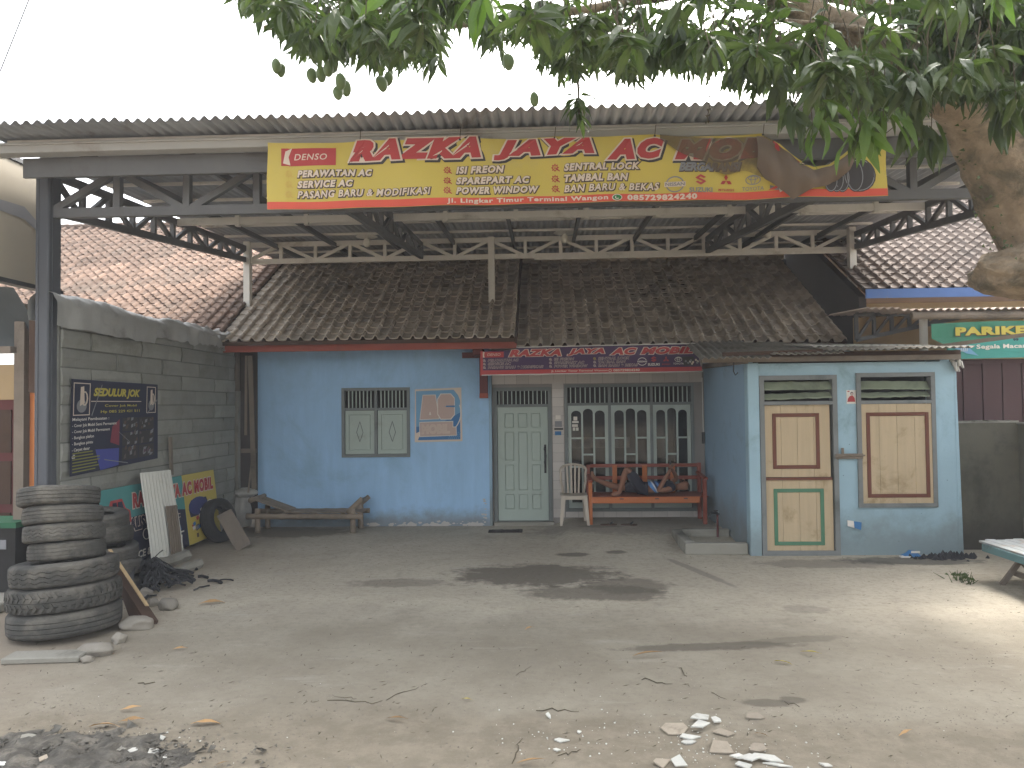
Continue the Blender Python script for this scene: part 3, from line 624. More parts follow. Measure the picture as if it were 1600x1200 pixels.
for X_ in (XA - .015, XB + .02):
    MB().box((X_ - .075, 7.9, 0), (X_ + .075, 8.12, 4.62)).build('column', mCol, cn, bevel=.012)
    q = MB(); q.box((X_ - .05, 7.893, 0), (X_ - .03, 7.8995, 4.6)); q.box((X_ + .0755, 7.96, 0), (X_ + .081, 7.985, 4.6)); q.build('column_seam', mCol, cn)
for (X_, y_, zb) in ((XA + .03, 13.5, 3.80), (-.9, 13.5, 3.80), (XB - .05, 13.3, 3.15)):
    q = MB(); q.box((X_ - .055, y_ - .10, zb), (X_ + .055, y_ - .075, 4.98)); q.box((X_ - .055, y_ - .075, zb), (X_ - .04, y_ + .03, 4.98)); q.box((X_ + .04, y_ - .075, zb), (X_ + .055, y_ + .03, 4.98)); q.build('post', mSteel, cn)
q = MB().bar((-.15, 13.42, 4.58), (XB, 13.42, 4.60), .03, .05); q.build('lower_rail', mSteel, cn)
q = MB().bar((XA + .05, 10.8, 4.70), (XB - .02, 10.8, 4.70), .05, .10)
for i in range(11): q.box((XA + .9 + i, 10.76, 4.62), (XA + .96 + i, 10.84, 4.79))
q.build('cross_beam', mSteel, cn)
for i in range(10):
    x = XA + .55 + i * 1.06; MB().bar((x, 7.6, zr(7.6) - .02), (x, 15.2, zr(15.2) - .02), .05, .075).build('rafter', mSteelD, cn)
for i in range(10):
    y = 7.5 + i * .88; MB().bar((XA - .1, y, zr(y) + .045), (XB + .1, y, zr(y) + .045), .04, .035).build('purlin', mSteel, cn)
ns = 15; pw = 11.25 / ns; pitch = .107
for i in range(ns):
    xs = XA - .22 + i * pw; nn = int(round((pw + .05) / pitch * 6)); dz = R.uniform(-.006, .010) + i * .0015; dy = R.uniform(-.02, .02)
    sh = MB().grid(lambda a, b: (xs + a * (pw + .05), 7.05 + dy + b * 9.3, zr(7.05 + b * 9.3) + .088 + dz + .021 * math.sin(6.2832 * (xs + a * (pw + .05)) / pitch)), nn, 1)
    o = sh.build('roof_sheet', mSheet, cn); sm_ = o.modifiers.new('t', 'SOLIDIFY'); sm_.thickness = .004
gq = MB(); gz0, gz1 = 4.597, 4.69
gq.box((XA - .22, 7.44, gz0), (XB + .25, 7.46, gz1)); gq.box((XA - .22, 7.46, gz0), (XB + .25, 7.58, gz0 + .01)); gq.box((XA - .22, 7.58, gz0), (XB + .25, 7.595, gz1)); gq.box((XA - .22, 7.415, gz1 - .02), (XB + .25, 7.44, gz1 + .004))
gq.build('gutter', mGut, cn, bevel=.003)
boxp('rear_flashing', (XA - .1, 16.28, 4.50), (XB + .1, 16.30, 5.02), mSteelD, cn)  # unseen board added behind the ridge to close a bright sky gap
boxp('end_plate', (XA - .235, 7.41, 4.59), (XA - .22, 7.60, 4.70), mPWhite, cn)
boxp('fascia_beam', (XA - .03, 7.62, 4.40), (XB + .1, 7.66, 4.60), mSteelD, cn)
# lamps hanging from the rear truss
for px, py, lab in ((573, 372, 'bare white bulb with saucer holder under the canopy, leftmost of the three'), (882, 366, 'bare white bulb with saucer holder under the canopy, middle of the three'), (1199, 358, 'small round white bulb under the canopy beside the right-hand truss')):
    p = pt(px, py, 13.2); t = thing('ceiling_lamp', lab, 'lamp', (p.x, 13.2, p.z), 'bulbs under the canopy')
    MB().lathe([(0, .30), (.014, .30), (.014, .03), (.03, .03)], p, 8).build('lamp_holder', mMetalDk, t)
    MB().lathe([(.02, .02), (.17, .035), (.19, .022), (.17, .015), (.02, .0)], p, 20).build('lamp_shade', mPWhite, t)
    MB().lathe([(.0, -.16), (.045, -.145), (.065, -.10), (.06, -.05), (.035, 0), (.035, .02), (0, .02)], p, 14).build('bulb', mBulb, t, smooth=True)

# ================================================================ kiosk
ks = thing('blue_kiosk', 'pale blue roadside kiosk with cream door, cream shuttered hatch and corrugated roof', 'kiosk', (4, 10.3, 0))
YK = 10.27; KX0, KX1 = 2.68, 5.36
KD = (2.835, 3.84, 0, 2.36); KWn = (4.09, 5.10, .62, 2.38)
mb = MB(); wall_x(mb, KX0 + .15, KX1, -.1, 2.52, YK, YK + .12, [KD, KWn]); mb.build('front_wall', mPale, ks)
mb = MB().box((KX0, YK - .03, -.1), (KX0 + .15, YK + .15, 2.53)); mb.build('corner_pillar', mPale, ks, bevel=.01)
bt = MB().prism([(KX1, YK - .005, -.1), (KX1 + .06, YK - .005, -.1), (KX1 + .025, YK - .005, 2.2), (KX1 + .025, YK - .005, 2.5), (KX1, YK - .005, 2.5)], (0, .25, 0)); bt.build('side_buttress', mPale, ks)
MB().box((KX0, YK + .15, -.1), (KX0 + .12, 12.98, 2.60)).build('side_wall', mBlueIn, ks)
boxp('side_wall', (KX1 - .12, YK + .12, -.1), (KX1, 12.9, 2.6), mPale, ks); boxp('back_wall', (KX0, 12.99, -.1), (KX1, 13.1, 2.95), mPale, ks)
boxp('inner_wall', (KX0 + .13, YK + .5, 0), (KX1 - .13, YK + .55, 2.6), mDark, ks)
def kframe(h, t=.085):
    return frame_rect(h[0], h[1], h[2], h[3], YK - .03, YK + .10, t, (), [1.995])
f1 = kframe(KD, .06).build('door_frame', mKFrame, ks); f2 = kframe(KWn, .055).build('window_frame', mKFrame, ks)
def louv(h, par, ks_):
    for k, (z, rot, tz) in enumerate(ks_):
        xa, xb = h[0] + .062, h[1] - .062
        q = MB(); n = 14; up = []
        for i in range(n + 1):
            x = xa + (xb - xa) * i / n; s_ = rot * (x - (xa + xb) / 2); j = R.uniform(-.006, .006)
            up.append((x, z + s_ + j))
        for i in range(n):
            (xa_, za), (xb_, zb) = up[i], up[i + 1]
            q.add([(xa_, YK - .01, za), (xb_, YK - .01, zb), (xb_, YK + .07, zb + tz), (xa_, YK + .07, za + tz)], [(0, 1, 2, 3)])
            q.add([(xa_, YK - .012, za - .012), (xb_, YK - .012, zb - .012), (xb_, YK - .012, zb + .004), (xa_, YK - .012, za + .004)], [(0, 1, 2, 3)])
        q.build('louvre', mLouv, par)
louv(KD, f1, [(2.18, .0, .10), (2.06, .02, .07)]); louv(KWn, f2, [(2.17, -.01, .10), (2.07, .012, .06)])
def plank_leaf(name, x0, x1, z0, z1, y, par, n, trims, lean=0):
    lf = MB().box((x0, y + .012, z0), (x1, y + .03, z1)).build(name, mCream, par)
    wd = (x1 - x0) / n
    for i in range(n):
        MB().box((x0 + i * wd + .002, y, z0 + R.uniform(0, .006)), (x0 + (i + 1) * wd - .002, y + .011 - R.uniform(0, .002), z1 - R.uniform(0, .006))).build('plank', mCream, lf)
    for (a, b, c, d, mat) in trims:
        q = frame_rect(a, b, c, d, y - .012, y - .001, .048); q.build('trim_frame', mat, lf, bevel=.003)
    return lf
xa, xb = KD[0] + .065, KD[1] - .09
kd1 = plank_leaf('door_leaf', xa, xb, 1.02, 1.97, YK + .01, ks, 4, [(xa + .10, xb - .14, 1.13, 1.86, mBrownT)])
boxp('meeting_strip', (xa, YK - .012, .985), (xb + .01, YK + .02, 1.015), mBrownT, ks)
kd2 = plank_leaf('door_leaf', xa, xb + .02, .03, .98, YK + .01, ks, 4, [(xa + .10, xb - .10, .13, .87, mGreenT)])
xa, xb = KWn[0] + .055, KWn[1] - .045
plank_leaf('window_leaf', xa, xb, .665, 1.97, YK - .02, ks, 4, [(xa + .06, xb - .05, .75, 1.86, mBrownT)])
q = MB(); a = pt(1306, 713, YK - .03); b = pt(1348, 712, YK - .03); q.box((a.x, YK - .045, a.z - .035), (b.x, YK - .03, a.z + .035)); q.tube([(a.x - .02, YK - .05, a.z), (b.x + .02, YK - .05, a.z + .01)], .012, 6); q.box((a.x + .07, YK - .05, a.z + .03), (a.x + .10, YK - .03, a.z + .11)); q.build('latch', mWood, ks)
# roof: beam, planks and separate corrugated sheets
boxp('roof_beam', (KX0 - .62, YK - .14, 2.535), (KX1 + .02, YK - .10, 2.60), mWood, ks)
boxp('roof_beam', (KX0 - .2, YK - .08, 2.60), (KX1 + .05, YK - .02, 2.66), mWoodD, ks)
q = MB().bar((KX0 - .03, YK - .1, 2.56), (KX0 - .03, 12.9, 2.62), .05, .08); q.build('roof_beam', mWood, ks)
def ksheet(x0, x1, ya, yb, za, zb, rot, mat, sag=0, pitch=.075, sideways=False):
    n = int((x1 - x0) / pitch * 6); c, s_ = math.cos(rot), math.sin(rot); cx, cy = (x0 + x1) / 2, (ya + yb) / 2
    def f(a, b):
        x = x0 + (x1 - x0) * a; y = ya + (yb - ya) * b; z = za + (zb - za) * b - sag * math.sin(a * 3.14) + .013 * math.sin(6.2832 * x / pitch) + .01 * noise.noise(V((x * 2, y * 2, za)))
        return (cx + (x - cx) * c - (y - cy) * s_, cy + (x - cx) * s_ + (y - cy) * c, z)
    o = MB().grid(f, n, 8).build('roof_sheet', mat, ks); k = o.modifiers.new('t', 'SOLIDIFY'); k.thickness = .006
ksheet(2.12, 3.0, 9.82, 12.4, 2.575, 3.0, -.10, mCorrO, .0, .09); ksheet(2.85, 3.75, 9.86, 12.3, 2.63, 2.97, .05, mCorrO, .01, .09); ksheet(3.6, 4.5, 9.88, 12.3, 2.665, 2.93, -.03, mCorrO, .0, .09); ksheet(4.4, 5.42, 9.90, 12.2, 2.68, 2.89, .015, mCorrO, .0, .09)
ksheet(3.5, 5.2, 10.6, 12.5, 2.76, 2.93, .10, mCorrW, .0, .12)
q = MB().bar((2.3, 9.98, 2.63), (3.6, 9.97, 2.655), .02, .05); q.build('roof_batten', mWoodD, ks)
kn = MB()
for i in range(14):
    p = V((KX1 + .02, YK - .05, 2.53)) + V((R.gauss(0, .04), R.gauss(0, .03), R.gauss(0, .05))); kn.tube([p, p + V((R.gauss(0, .03), -.02, -.08 - R.random() * .05))], [.03, .012], 5)
kn.build('torn_rag', mSack, ks)
hk = MB().tube([pt(1147, 562, 10.15), pt(1146, 580, 10.15), pt(1149, 586, 10.15), pt(1153, 582, 10.15)], .008, 6); tag(hk.build('wire_hook', mMetalDk), 'thin dark wire hook hanging from the beam above the porch', 'hook')
cq = MB().tube([pt(1097, 590, 12.2), pt(1098, 640, 12.2), pt(1099, 676, 12.2)], .006, 5); cs_ = cq.build('hanging_cord', mPWhite); tag(cs_, 'thin white cord with a small dark plug hanging beside the porch wall', 'cord')
p = pt(1099, 684, 12.2); MB().box((p.x - .02, 12.18, p.z - .09), (p.x + .02, 12.22, p.z + .09)).build('cord_plug', mMetalDk, cs_)

# ================================================================ neighbour on the right
nb = thing('neighbour_house', 'beige neighbouring house with pinkish tiled roof and blue painted fascia right of the yard', 'house', (7, 12.5, 0))
roof_tiles(nb, 5.12, 40, 12.42, 3.80, 24, mRTileN, 300, lambda x, y: 1268 < x < 1610)
boxp('fascia_board', (5.13, 12.385, 3.645), (13, 12.412, 3.79), mBlueF, nb)
mb = MB(); mb.prism([(5.10, 12.6, -.1), (5.10, 12.6, 3.70), (5.10, 17.0, 6.2), (5.10, 21, 3.9), (5.10, 21, -.1)], (.12, 0, 0)); mb.build('gable_wall', M('sooty_gable_wall', (.06, .055, .05), .95, .25, 1.2, .4, 20), nb)  # near-black colour holds the shade of canopy and roof on this wall
boxp('wall', (5.25, 12.7, -.1), (13, 12.85, 3.6), mBeige, nb)
def naw(a, b):
    x = 4.5 + 8 * a; y0_ = 10.9; return (x, y0_ + 1.4 * b, 3.28 + .07 * b + .016 * math.sin(6.2832 * x / .11) + (.03 if a < .06 else 0))
o = MB().grid(naw, 450, 2).build('awning_sheet', M('pinkish_awning', (.45, .36, .30), .8, .15, 2, .2, 40, dirt=(.25, .22, .18), damt=.3), nb); k = o.modifiers.new('t', 'SOLIDIFY'); k.thickness = .008
ng = MB().tube([(5.15, 10.95, 3.20), (6.15, 10.95, 3.19)], .055, 10); ng.build('gutter_pipe', mWood, nb); MB().tube([(6.12, 10.97, 3.19), (11, 10.97, 3.16)], .06, 10).build('gutter_pipe', mWood, nb)
p = pt(1443, 520, 11.2); MB().tube([(p.x, 11.2, 2.6), (p.x, 11.2, 3.2)], .055, 12).build('downpipe', mPWhite, nb)
tq = MB(); A0, A1, B0, B1 = V((4.65, 11.6, 3.31)), V((6.2, 11.6, 3.28)), V((4.65, 11.6, 2.92)), V((6.2, 11.6, 3.24))
tq.bar(A0, A1, .05, .06); tq.bar(B0, B1, .05, .06); tq.bar(A0, B0, .05, .05)
ntr = tq.build('truss', mSteelD, nb)
for i in range(5):
    f = i / 6; T, B = A0.lerp(A1, f), B0.lerp(B1, f); T2 = A0.lerp(A1, (i + 1) / 6)
    MB().bar(B, T2, .04, .04).build('web', mSteelD, ntr)
    if i: MB().bar(B, T, .05, .045, (1, 0, 0)).build('web', mSteelD, ntr)
boxp('inner_wall', (4.9, 12.3, 2.5), (7.5, 12.35, 3.33), mBeige, nb)
st = thing('roller_shutter', 'dark maroon metal shutter of vertical panels above the concrete wall', 'shutter', (6, 11.05, 1.74)); 
for i in range(14):
    x = 5.62 + i * .135; MB().box((x, 11.05 + (.012 if i % 2 else 0), 1.6), (x + .128, 11.08, 2.58)).build('shutter_panel', mShutR, st)
boxp('shutter_rail', (5.55, 11.03, 2.52), (8.5, 11.045, 2.57), mShutR, st)
for i in range(8):
    x = 7.52 + i * .135; MB().box((x, 11.05, 1.6), (x + .128, 11.08, 2.58)).build('shutter_panel', mShutR, st)
cw = thing('concrete_fence_wall', 'mossy brown concrete wall turning a corner behind the low bench', 'wall', (6, 10.7, 0))
def rough(x0, x1, y0, y1, z0, z1): return MB().box((x0, y0, z0), (x1, y1, z1))
rough(KX1 + .14, 6.36, 10.62, 10.78, -.1, 1.70).build('wall_face', mFenceW, cw); rough(6.36, 6.52, 6.0, 10.78, -.1, 1.68).build('wall_face', mFenceW, cw)
tp = MB()
for i in range(24):
    x = 5.5 + i * .036; tp.box((x, 10.60, 1.70), (x + .036, 10.79, 1.715 + R.uniform(0, .02)))
for i in range(60):
    y = 6 + i * .078; tp.box((6.34, y, 1.68), (6.53, y + .078, 1.70 + R.uniform(0, .02)))
tp.build('wall_top', mConc, cw)
pl = MB().bar(pt(1462, 542, 10.4), pt(1640, 518, 10.0), .05, .05); tag(pl.build('timber_pole', mWood), 'slanting grey timber pole running from the kiosk roof corner across the green banner', 'pole')

# ================================================================ printed signs
_tc = {}
def glyphs(body, off, shear, space=1.0):
    k = (body, off, shear, space)
    if k not in _tc:
        cu = bpy.data.curves.new('t', 'FONT'); cu.body = body; cu.offset = off; cu.shear = shear; cu.fill_mode = 'BOTH'; cu.resolution_u = 3; cu.space_character = space
        ob = bpy.data.objects.new('t', cu); col.objects.link(ob); dg = bpy.context.evaluated_depsgraph_get(); dg.update()
        me = bpy.data.meshes.new_from_object(ob.evaluated_get(dg)); _tc[k] = ([(v.co.x, v.co.y) for v in me.vertices], [tuple(p.vertices) for p in me.polygons])
        bpy.data.objects.remove(ob); bpy.data.curves.remove(cu); bpy.data.meshes.remove(me)
    return _tc[k]
class Print:
    """Flat print on a sheet: text and shapes collected per ink colour, each ink one child of the sign."""
    def __init__(s, parent, frame, dn): s.p = parent; s.fr = frame; s.dn = dn; s.inks = {}
    def ink(s, mat): return s.inks.setdefault(mat.name, (mat, MB()))[1]
    def text(s, body, u0, u1, v0, v1, layers, shear=0, bold=.02, space=1.0, slope=0):
        bv, _ = glyphs(body, bold, shear, space)
        xs = [p[0] for p in bv]; ys = [p[1] for p in bv]; a, b, c, d = min(xs), max(xs), min(ys), max(ys)
        sx, sy = (u1 - u0) / (b - a), (v1 - v0) / (d - c)
        for off, mat, du, dv, lay in layers:
            vv, ff = glyphs(body, bold + off, shear, space)
            s.ink(mat).add([s.fr(u0 + (x - a) * sx + du, v0 + (y - c) * sy + dv + slope * (x - a) * sx, lay * s.dn) for x, y in vv], ff)
    def rect(s, u0, u1, v0, v1, mat, lay, n=1):
        n = max(1, n); s.ink(mat).grid(lambda a, b: s.fr(u0 + (u1 - u0) * a, v0 + (v1 - v0) * b, lay * s.dn), n, 1)
    def poly(s, P, mat, lay): s.ink(mat).add([s.fr(u, v, lay * s.dn) for u, v in P], [tuple(range(len(P)))])
    def disc(s, u, v, ru, rv, mat, lay, n=18): s.poly([(u + ru * math.cos(6.2832 * i / n), v + rv * math.sin(6.2832 * i / n)) for i in range(n)], mat, lay)
    def ring(s, u, v, ru, rv, t, mat, lay, n=24, a0=0, a1=6.2832):
        f = lambda a, b: s.fr(u + (ru - t * b) * math.cos(a0 + (a1 - a0) * a), v + (rv - t * b) * math.sin(a0 + (a1 - a0) * a), lay * s.dn); s.ink(mat).grid(f, n, 1)
    def gear(s, u, v, r, mat, lay):
        s.ring(u, v, r * .75, r * .75, r * .2, mat, lay, 14)
        for i in range(8):
            a = i * .785; c, d = math.cos(a), math.sin(a)
            s.poly([(u + c * r * .7 - d * r * .12, v + d * r * .7 + c * r * .12), (u + c * r - d * r * .12, v + d * r + c * r * .12), (u + c * r + d * r * .12, v + d * r - c * r * .12), (u + c * r * .7 + d * r * .12, v + d * r * .7 - c * r * .12)], mat, lay)
        s.ring(u, v, r * .32, r * .32, r * .14, mat, lay, 10)
        s.poly([(u + r * .1, v - r * .2), (u + r * 1.15, v - r * 1.05), (u + r * 1.3, v - r * .85), (u + r * .3, v)], mat, lay)
    def done(s):
        for mat, mb in s.inks.values():
            me = mb.mesh('lettering', wloc(s.p)); me.materials.append(mat); o = bpy.data.objects.new('lettering', me); col.objects.link(o); o.parent = s.p; o['kind'] = 'stuff'
def logos(P, cx, yv, sc_, ink, red, lay=2):
    u = cx[0]; P.ring(u, yv, 15 * sc_, 13 * sc_, 2 * sc_, ink, lay); P.rect(u - 17 * sc_, u + 17 * sc_, yv - 4 * sc_, yv + 4 * sc_, pCream if ink is not pWhite else pPurple, lay + .5); P.text('NISSAN', u - 15.5 * sc_, u + 15.5 * sc_, yv - 2.8 * sc_, yv + 2.8 * sc_, [(0, ink, 0, 0, lay + 1)], bold=.03)
    u = cx[1]; q = [(-9, 4), (0, 11), (9, 5), (5, 3), (0, 6), (-3, 4), (7, -2), (9, -4), (0, -11), (-9, -5), (-5, -3), (0, -6), (3, -4), (-7, 2)]
    c_ = (u, yv + 7 * sc_); Q = [(c_[0] + a * sc_, c_[1] + b * .8 * sc_) for a, b in q]
    P.poly([Q[0], Q[1], Q[2], Q[3], Q[4], Q[5], Q[13]], red, lay); P.poly([Q[13], Q[5], Q[6], Q[12]], red, lay); P.poly([Q[6], Q[7], Q[8], Q[9], Q[10], Q[11], Q[12]], red, lay)
    P.text('SUZUKI', u - 19 * sc_, u + 19 * sc_, yv - 14 * sc_, yv - 6 * sc_, [(0, ink, 0, 0, lay)], bold=.03)
    u = cx[2]
    for a in (90, 210, 330):
        t = math.radians(a); d = (math.cos(t), math.sin(t)); n = (-d[1], d[0]); L = 11 * sc_; o = (u, yv + 5 * sc_)
        P.poly([o, (o[0] + d[0] * L / 2 + n[0] * L * .29, o[1] + d[1] * L / 2 + n[1] * L * .29), (o[0] + d[0] * L, o[1] + d[1] * L), (o[0] + d[0] * L / 2 - n[0] * L * .29, o[1] + d[1] * L / 2 - n[1] * L * .29)], red, lay)
    P.text('MITSUBISHI', u - 13 * sc_, u + 13 * sc_, yv - 12 * sc_, yv - 8 * sc_, [(0, red, 0, 0, lay)], bold=.02)
    u = cx[3]; o = yv + 5 * sc_; P.ring(u, o, 12 * sc_, 8 * sc_, 1.4 * sc_, ink, lay); P.ring(u, o, 4 * sc_, 7.5 * sc_, 1.2 * sc_, ink, lay); P.ring(u, o + 3 * sc_, 8 * sc_, 3.5 * sc_, 1.2 * sc_, ink, lay)
    P.text('TOYOTA', u - 17 * sc_, u + 17 * sc_, yv - 12 * sc_, yv - 6 * sc_, [(0, ink, 0, 0, lay)], bold=.01)

# the large yellow banner
YB = 7.37; b0, b1 = pt(418, 328, YB), pt(1388, 306, YB); SB = YB / F_PX
ban = thing('yellow_banner', 'long faded yellow banner with red lettering on the front gutter, its right end folded over', 'banner', tuple(b0))
def fB(u, v, n=0):
    t = (u - 418) / 970; v = min(v, topv(u) - 1) if n > 0 and 1200 < u < 1378 else v; p = b0.lerp(b1, t); wv = .012 * math.sin(u * .021) + .012 * math.sin(u * .047 + v * .04) + .006 * math.sin(v * .07 + u * .01)
    if u > 1040: wv += .02 * math.sin((u - 1040) * .035) * min(1, (u - 1040) / 100)
    return V((p.x + (u - 418) * 0, p.y - wv - n, p.z + v * SB))
eye = [418, 567, 727, 876, 1032, 1200, 1378]
def topv(u):
    for a, b in zip(eye, eye[1:]):
        if a <= u <= b + 1e-6:
            f = (u - a) / (b - a); base = 109 - 6 * (u - 418) / 970
            if a == 1200:
                k = [(0, 100), (.12, 88), (.30, 55), (.42, 47), (.55, 50), (.68, 66), (.80, 84), (.92, 93), (1, 99)]
                for (f0, h0), (f1, h1) in zip(k, k[1:]):
                    if f0 <= f <= f1: return h0 + (h1 - h0) * (f - f0) / (f1 - f0)
            sag = {418: 2.5, 567: 2, 727: 1.5, 876: 1.5, 1032: 4}[a]; return base - sag * math.sin(math.pi * f) ** .7
    return 100
MB().grid(lambda a, b: fB(418 + 970 * a, topv(min(1378, 418 + 970 * a)) * b, 0), 240, 12).build('banner_sheet', pYel, ban, smooth=True)
P = Print(ban, fB, .004)
P.rect(418.5, 1387.5, .5, 12, pRedO, 1, 160)
big = [(.08, pBlack, 2.2, -2.4, 1), (.055, pCream, 0, 0, 2), (0, pRed, 0, 0, 3)]
ty = lambda u, y: (328 - (u - 418) * .02268) - y
for body, a, c in (('RAZKA', 550, 760), ('JAYA', 780, 938), ('AC', 957, 1046), ('MOBIL', 1062, 1258)):
    P.text(body, a, c, ty(a, 250), ty(a, 217), big, shear=.28, bold=.085, space=1.26)
row = [(.085, pDkBr, .6, -.5, 1), (.0, pCream, 0, 0, 2)]
for i, y in enumerate((276, 293, 309)):
    for u, bodies in ((466, [('PERAWATAN AC', 120), ('SERVICE AC', 90), ('PASANG BARU & MODIFIKASI', 214)]), (720, [('ISI FREON', 76), ('SPAREPART AC', 116), ('POWER WINDOW', 130)]), (890, [('SENTRAL LOCK', 118), ('TAMBAL BAN', 100), ('BAN BARU & BEKAS', 148)])):
        b_, wd = bodies[i]; yb = y - (u - 466) * .0218; P.text(b_, u, u + wd, ty(u, yb), ty(u, yb) + 11.5, row, shear=.2, bold=.03 if '&' in b_ else .05, space=1.16)
        P.gear(u - 14, ty(u - 14, yb - 6), 6, pRed if u > 500 else M('faded_orange_print', (.52, .36, .09), .7) if i == 0 else P.inks.get('faded_orange_print', (pGold, 0))[0], 1)
P.rect(452, 528, ty(480, 257), ty(480, 229), pRed, 1, 8); P.poly([(440, ty(440, 257)), (452, ty(452, 257)), (452, ty(452, 229)), (440, ty(440, 229))], pRed, 1)
P.poly([(443, ty(443, 253)), (455, ty(455, 256.5)), (452, ty(452, 243)), (458, ty(455, 229.5)), (447, ty(447, 234))], pCream, 2)
P.text('DENSO', 461, 514, ty(480, 248), ty(480, 238), [(0, pCream, 0, 0, 2)], shear=.2, bold=.01, space=1.1)
P.text('Jl. Lingkar Timur Terminal Wangon', 706, 958, 1.5, 10.5, [(0, pCream, 0, 0, 2)], bold=.035, space=1.15)
P.disc(972, 6.3, 8, 5.2, pWhite, 2); P.disc(972, 6.3, 6.6, 4.2, pGreen, 3); P.ring(972, 6.3, 3.4, 2.8, 1.2, pWhite, 4, 10, 2.2, 5.6)
P.text('085729824240', 988, 1096, 1.5, 10.5, [(0, pCream, 0, 0, 2)], bold=.05, space=1.15)
P.text('BERGARANSI', 1068, 1166, ty(1100, 267), ty(1100, 253), [(.04, pDkBr, 1, -1, 1), (0, pGrey, 0, 0, 2)], shear=.3, bold=.05)
logos(P, (1062, 1102, 1142, 1183), ty(1110, 287), .95, pGrey, pRed)
P.poly([(1207, ty(1207, 258)), (1222, ty(1222, 250)), (1236, ty(1236, 300)), (1208, ty(1208, 296))], pGrey, 1)
P.poly([(1205, 13), (1255, 13), (1246, 22), (1230, 26)], pRedO, 2); P.poly([(1218, 24), (1226, 22), (1230, 12), (1222, 8)], pWhite, 3); P.poly([(1232, 14), (1240, 13), (1237, 8)], pWhite, 3)
for i, (u, y, a, b) in enumerate([(1345, 273, 26, 27), (1338, 274, 14, 26), (1318, 279, 12, 22), (1309, 281, 12, 20), (1300, 283, 11, 18)]):   # tyre picture
    P.disc(u, ty(u, y), a, b, pBlack, 2 + i * .4); P.ring(u, ty(u, y), a * .92, b * .94, 1.5, pGrey, 2.2 + i * .4)
P.done()
# folded-over end: the dirty back of the vinyl hangs in front
lowk = [(1188, 262), (1200, 282), (1212, 292), (1228, 303), (1240, 314), (1254, 306), (1270, 297), (1290, 293), (1310, 283), (1328, 268), (1342, 240), (1350, 224)]
def lowv(u):
    for (a, y0_), (b, y1_) in zip(lowk, lowk[1:]):
        if a <= u <= b: return ty(u, y0_ + (y1_ - y0_) * (u - a) / (b - a))
    return ty(u, 262)
def flap(a, b):
    u = 1188 + 162 * a; t = min(topv(u) - 5, 97); l = min(lowv(u), t - 1); v = l + (t - l) * b
    return fB(u, v, .035 + .045 * math.sin(math.pi * min(1, b * 1.1)) + .018 * math.sin(u * .11 + b * 3) + .01 * math.sin(u * .23))
MB().grid(flap, 60, 14).build('folded_end', pBack, ban, smooth=True)
def flap2(a, b):
    u = 1040 + 175 * a; t = topv(min(u, 1199)) - 7 * a; l = t - 8 - 52 * math.sin(min(1, a * 1.15) * 1.57) * (1 + .12 * math.sin(u * .09)); return fB(u, l + (t - l) * b, .022 + .012 * math.sin(u * .06) * b)
MB().grid(flap2, 50, 8).build('translucent_fold', pGrime, ban, smooth=True)  # thin dark sheet laid over the letters as the cloth's shadow
ey = MB(); st_ = MB()
for u in eye[1:-1]:
    p = fB(u, topv(u) - 3, .008); ey.lathe([(.0, 0), (.011, 0), (.011, .006), (0, .006)], p, 8, 'y'); st_.tube([p, p + V((.01, -.01, .10 + .02 * R.random()))], .0035, 4)
ey.build('eyelet', mMetalDk, ban); st_.tube([fB(1385, 96, 0), fB(1400, 108, 0)], .004, 4); q = st_.build('tie_string', mTwig, ban); q['kind'] = 'stuff'
bt_ = MB().tube([fB(1255 + 0, topv(1257) + 1, .03), fB(1240, 66, .03), fB(1222, 84, .03)], .008, 5); bt_.build('hem_edge', pYel, ban)

# small sign above the porch
ys = 12.02; s0, s1 = pt(753, 587, ys), pt(1097, 581, ys); SS = ys / F_PX
sg = thing('purple_signboard', 'long dark purple shop sign with red lettering mounted under the eave above the door', 'sign', tuple(s0))
fS = lambda u, v, n=0: V((s0.x + (s1.x - s0.x) * (u - 753) / 344, s0.y - .03 - n, s0.z + (s1.z - s0.z) * (u - 753) / 344 + v * SS))
q = MB(); q.prism([fS(753, 0), fS(1097, 0), fS(1086, 43), fS(808, 42), fS(808, 39), fS(753, 38)], (0, .03, 0)); q.build('sign_board', pPurple, sg)
q = MB(); q.bar(fS(753, .6), fS(1097, .6), .04, .012); q.bar(fS(808, 43.2), fS(1087, 44), .03, .012); q.build('sign_trim', mPWhite, sg)
q = MB(); q.bar(fS(753, 0), fS(753, 38), .04, .015); q.build('sign_trim', pRed, sg)
P = Print(sg, fS, .004)
P.rect(754, 1096, 1.5, 8, pRed, 1)
P.rect(757, 788, 28, 37, pRed, 1); P.poly([(755, 28), (758, 28), (757, 32), (758, 37), (755, 37)], pCream, 2); P.text('DENSO', 762, 783, 30.5, 34.5, [(0, pCream, 0, 0, 2)], shear=.2, bold=.01)
for body, a, c in (('RAZKA', 796, 878), ('JAYA', 888, 946), ('AC', 955, 996), ('MOBIL', 1002, 1083)): P.text(body, a, c, 28.5, 39.5, [(.06, pCream, 0, 0, 1), (0, pRed, 0, 0, 2)], shear=.28, bold=.06, space=1.1)
for i, v in enumerate((21.5, 16, 10.5)):
    for u, bodies in ((763, [('PERAWATAN AC', 48), ('SERVICE AC', 36), ('PASANG BARU & MODIFIKASI', 87)]), (867, [('ISI FREON', 31), ('SPAREPART AC', 47), ('POWER WINDOW', 52)]), (936, [('SENTRAL LOCK', 48), ('TAMBAL BAN', 42), ('BAN BARU & BEKAS', 61)])):
        b_, wd = bodies[i]; P.text(b_, u, u + wd, v, v + 4, [(.05, pCream, 0, 0, 1), (0, pPurple, 0, 0, 2)], shear=.2, bold=.01, space=1.06); P.gear(u - 6, v + 2, 2.2, pGold if u > 900 and i == 0 else pCream, 1)
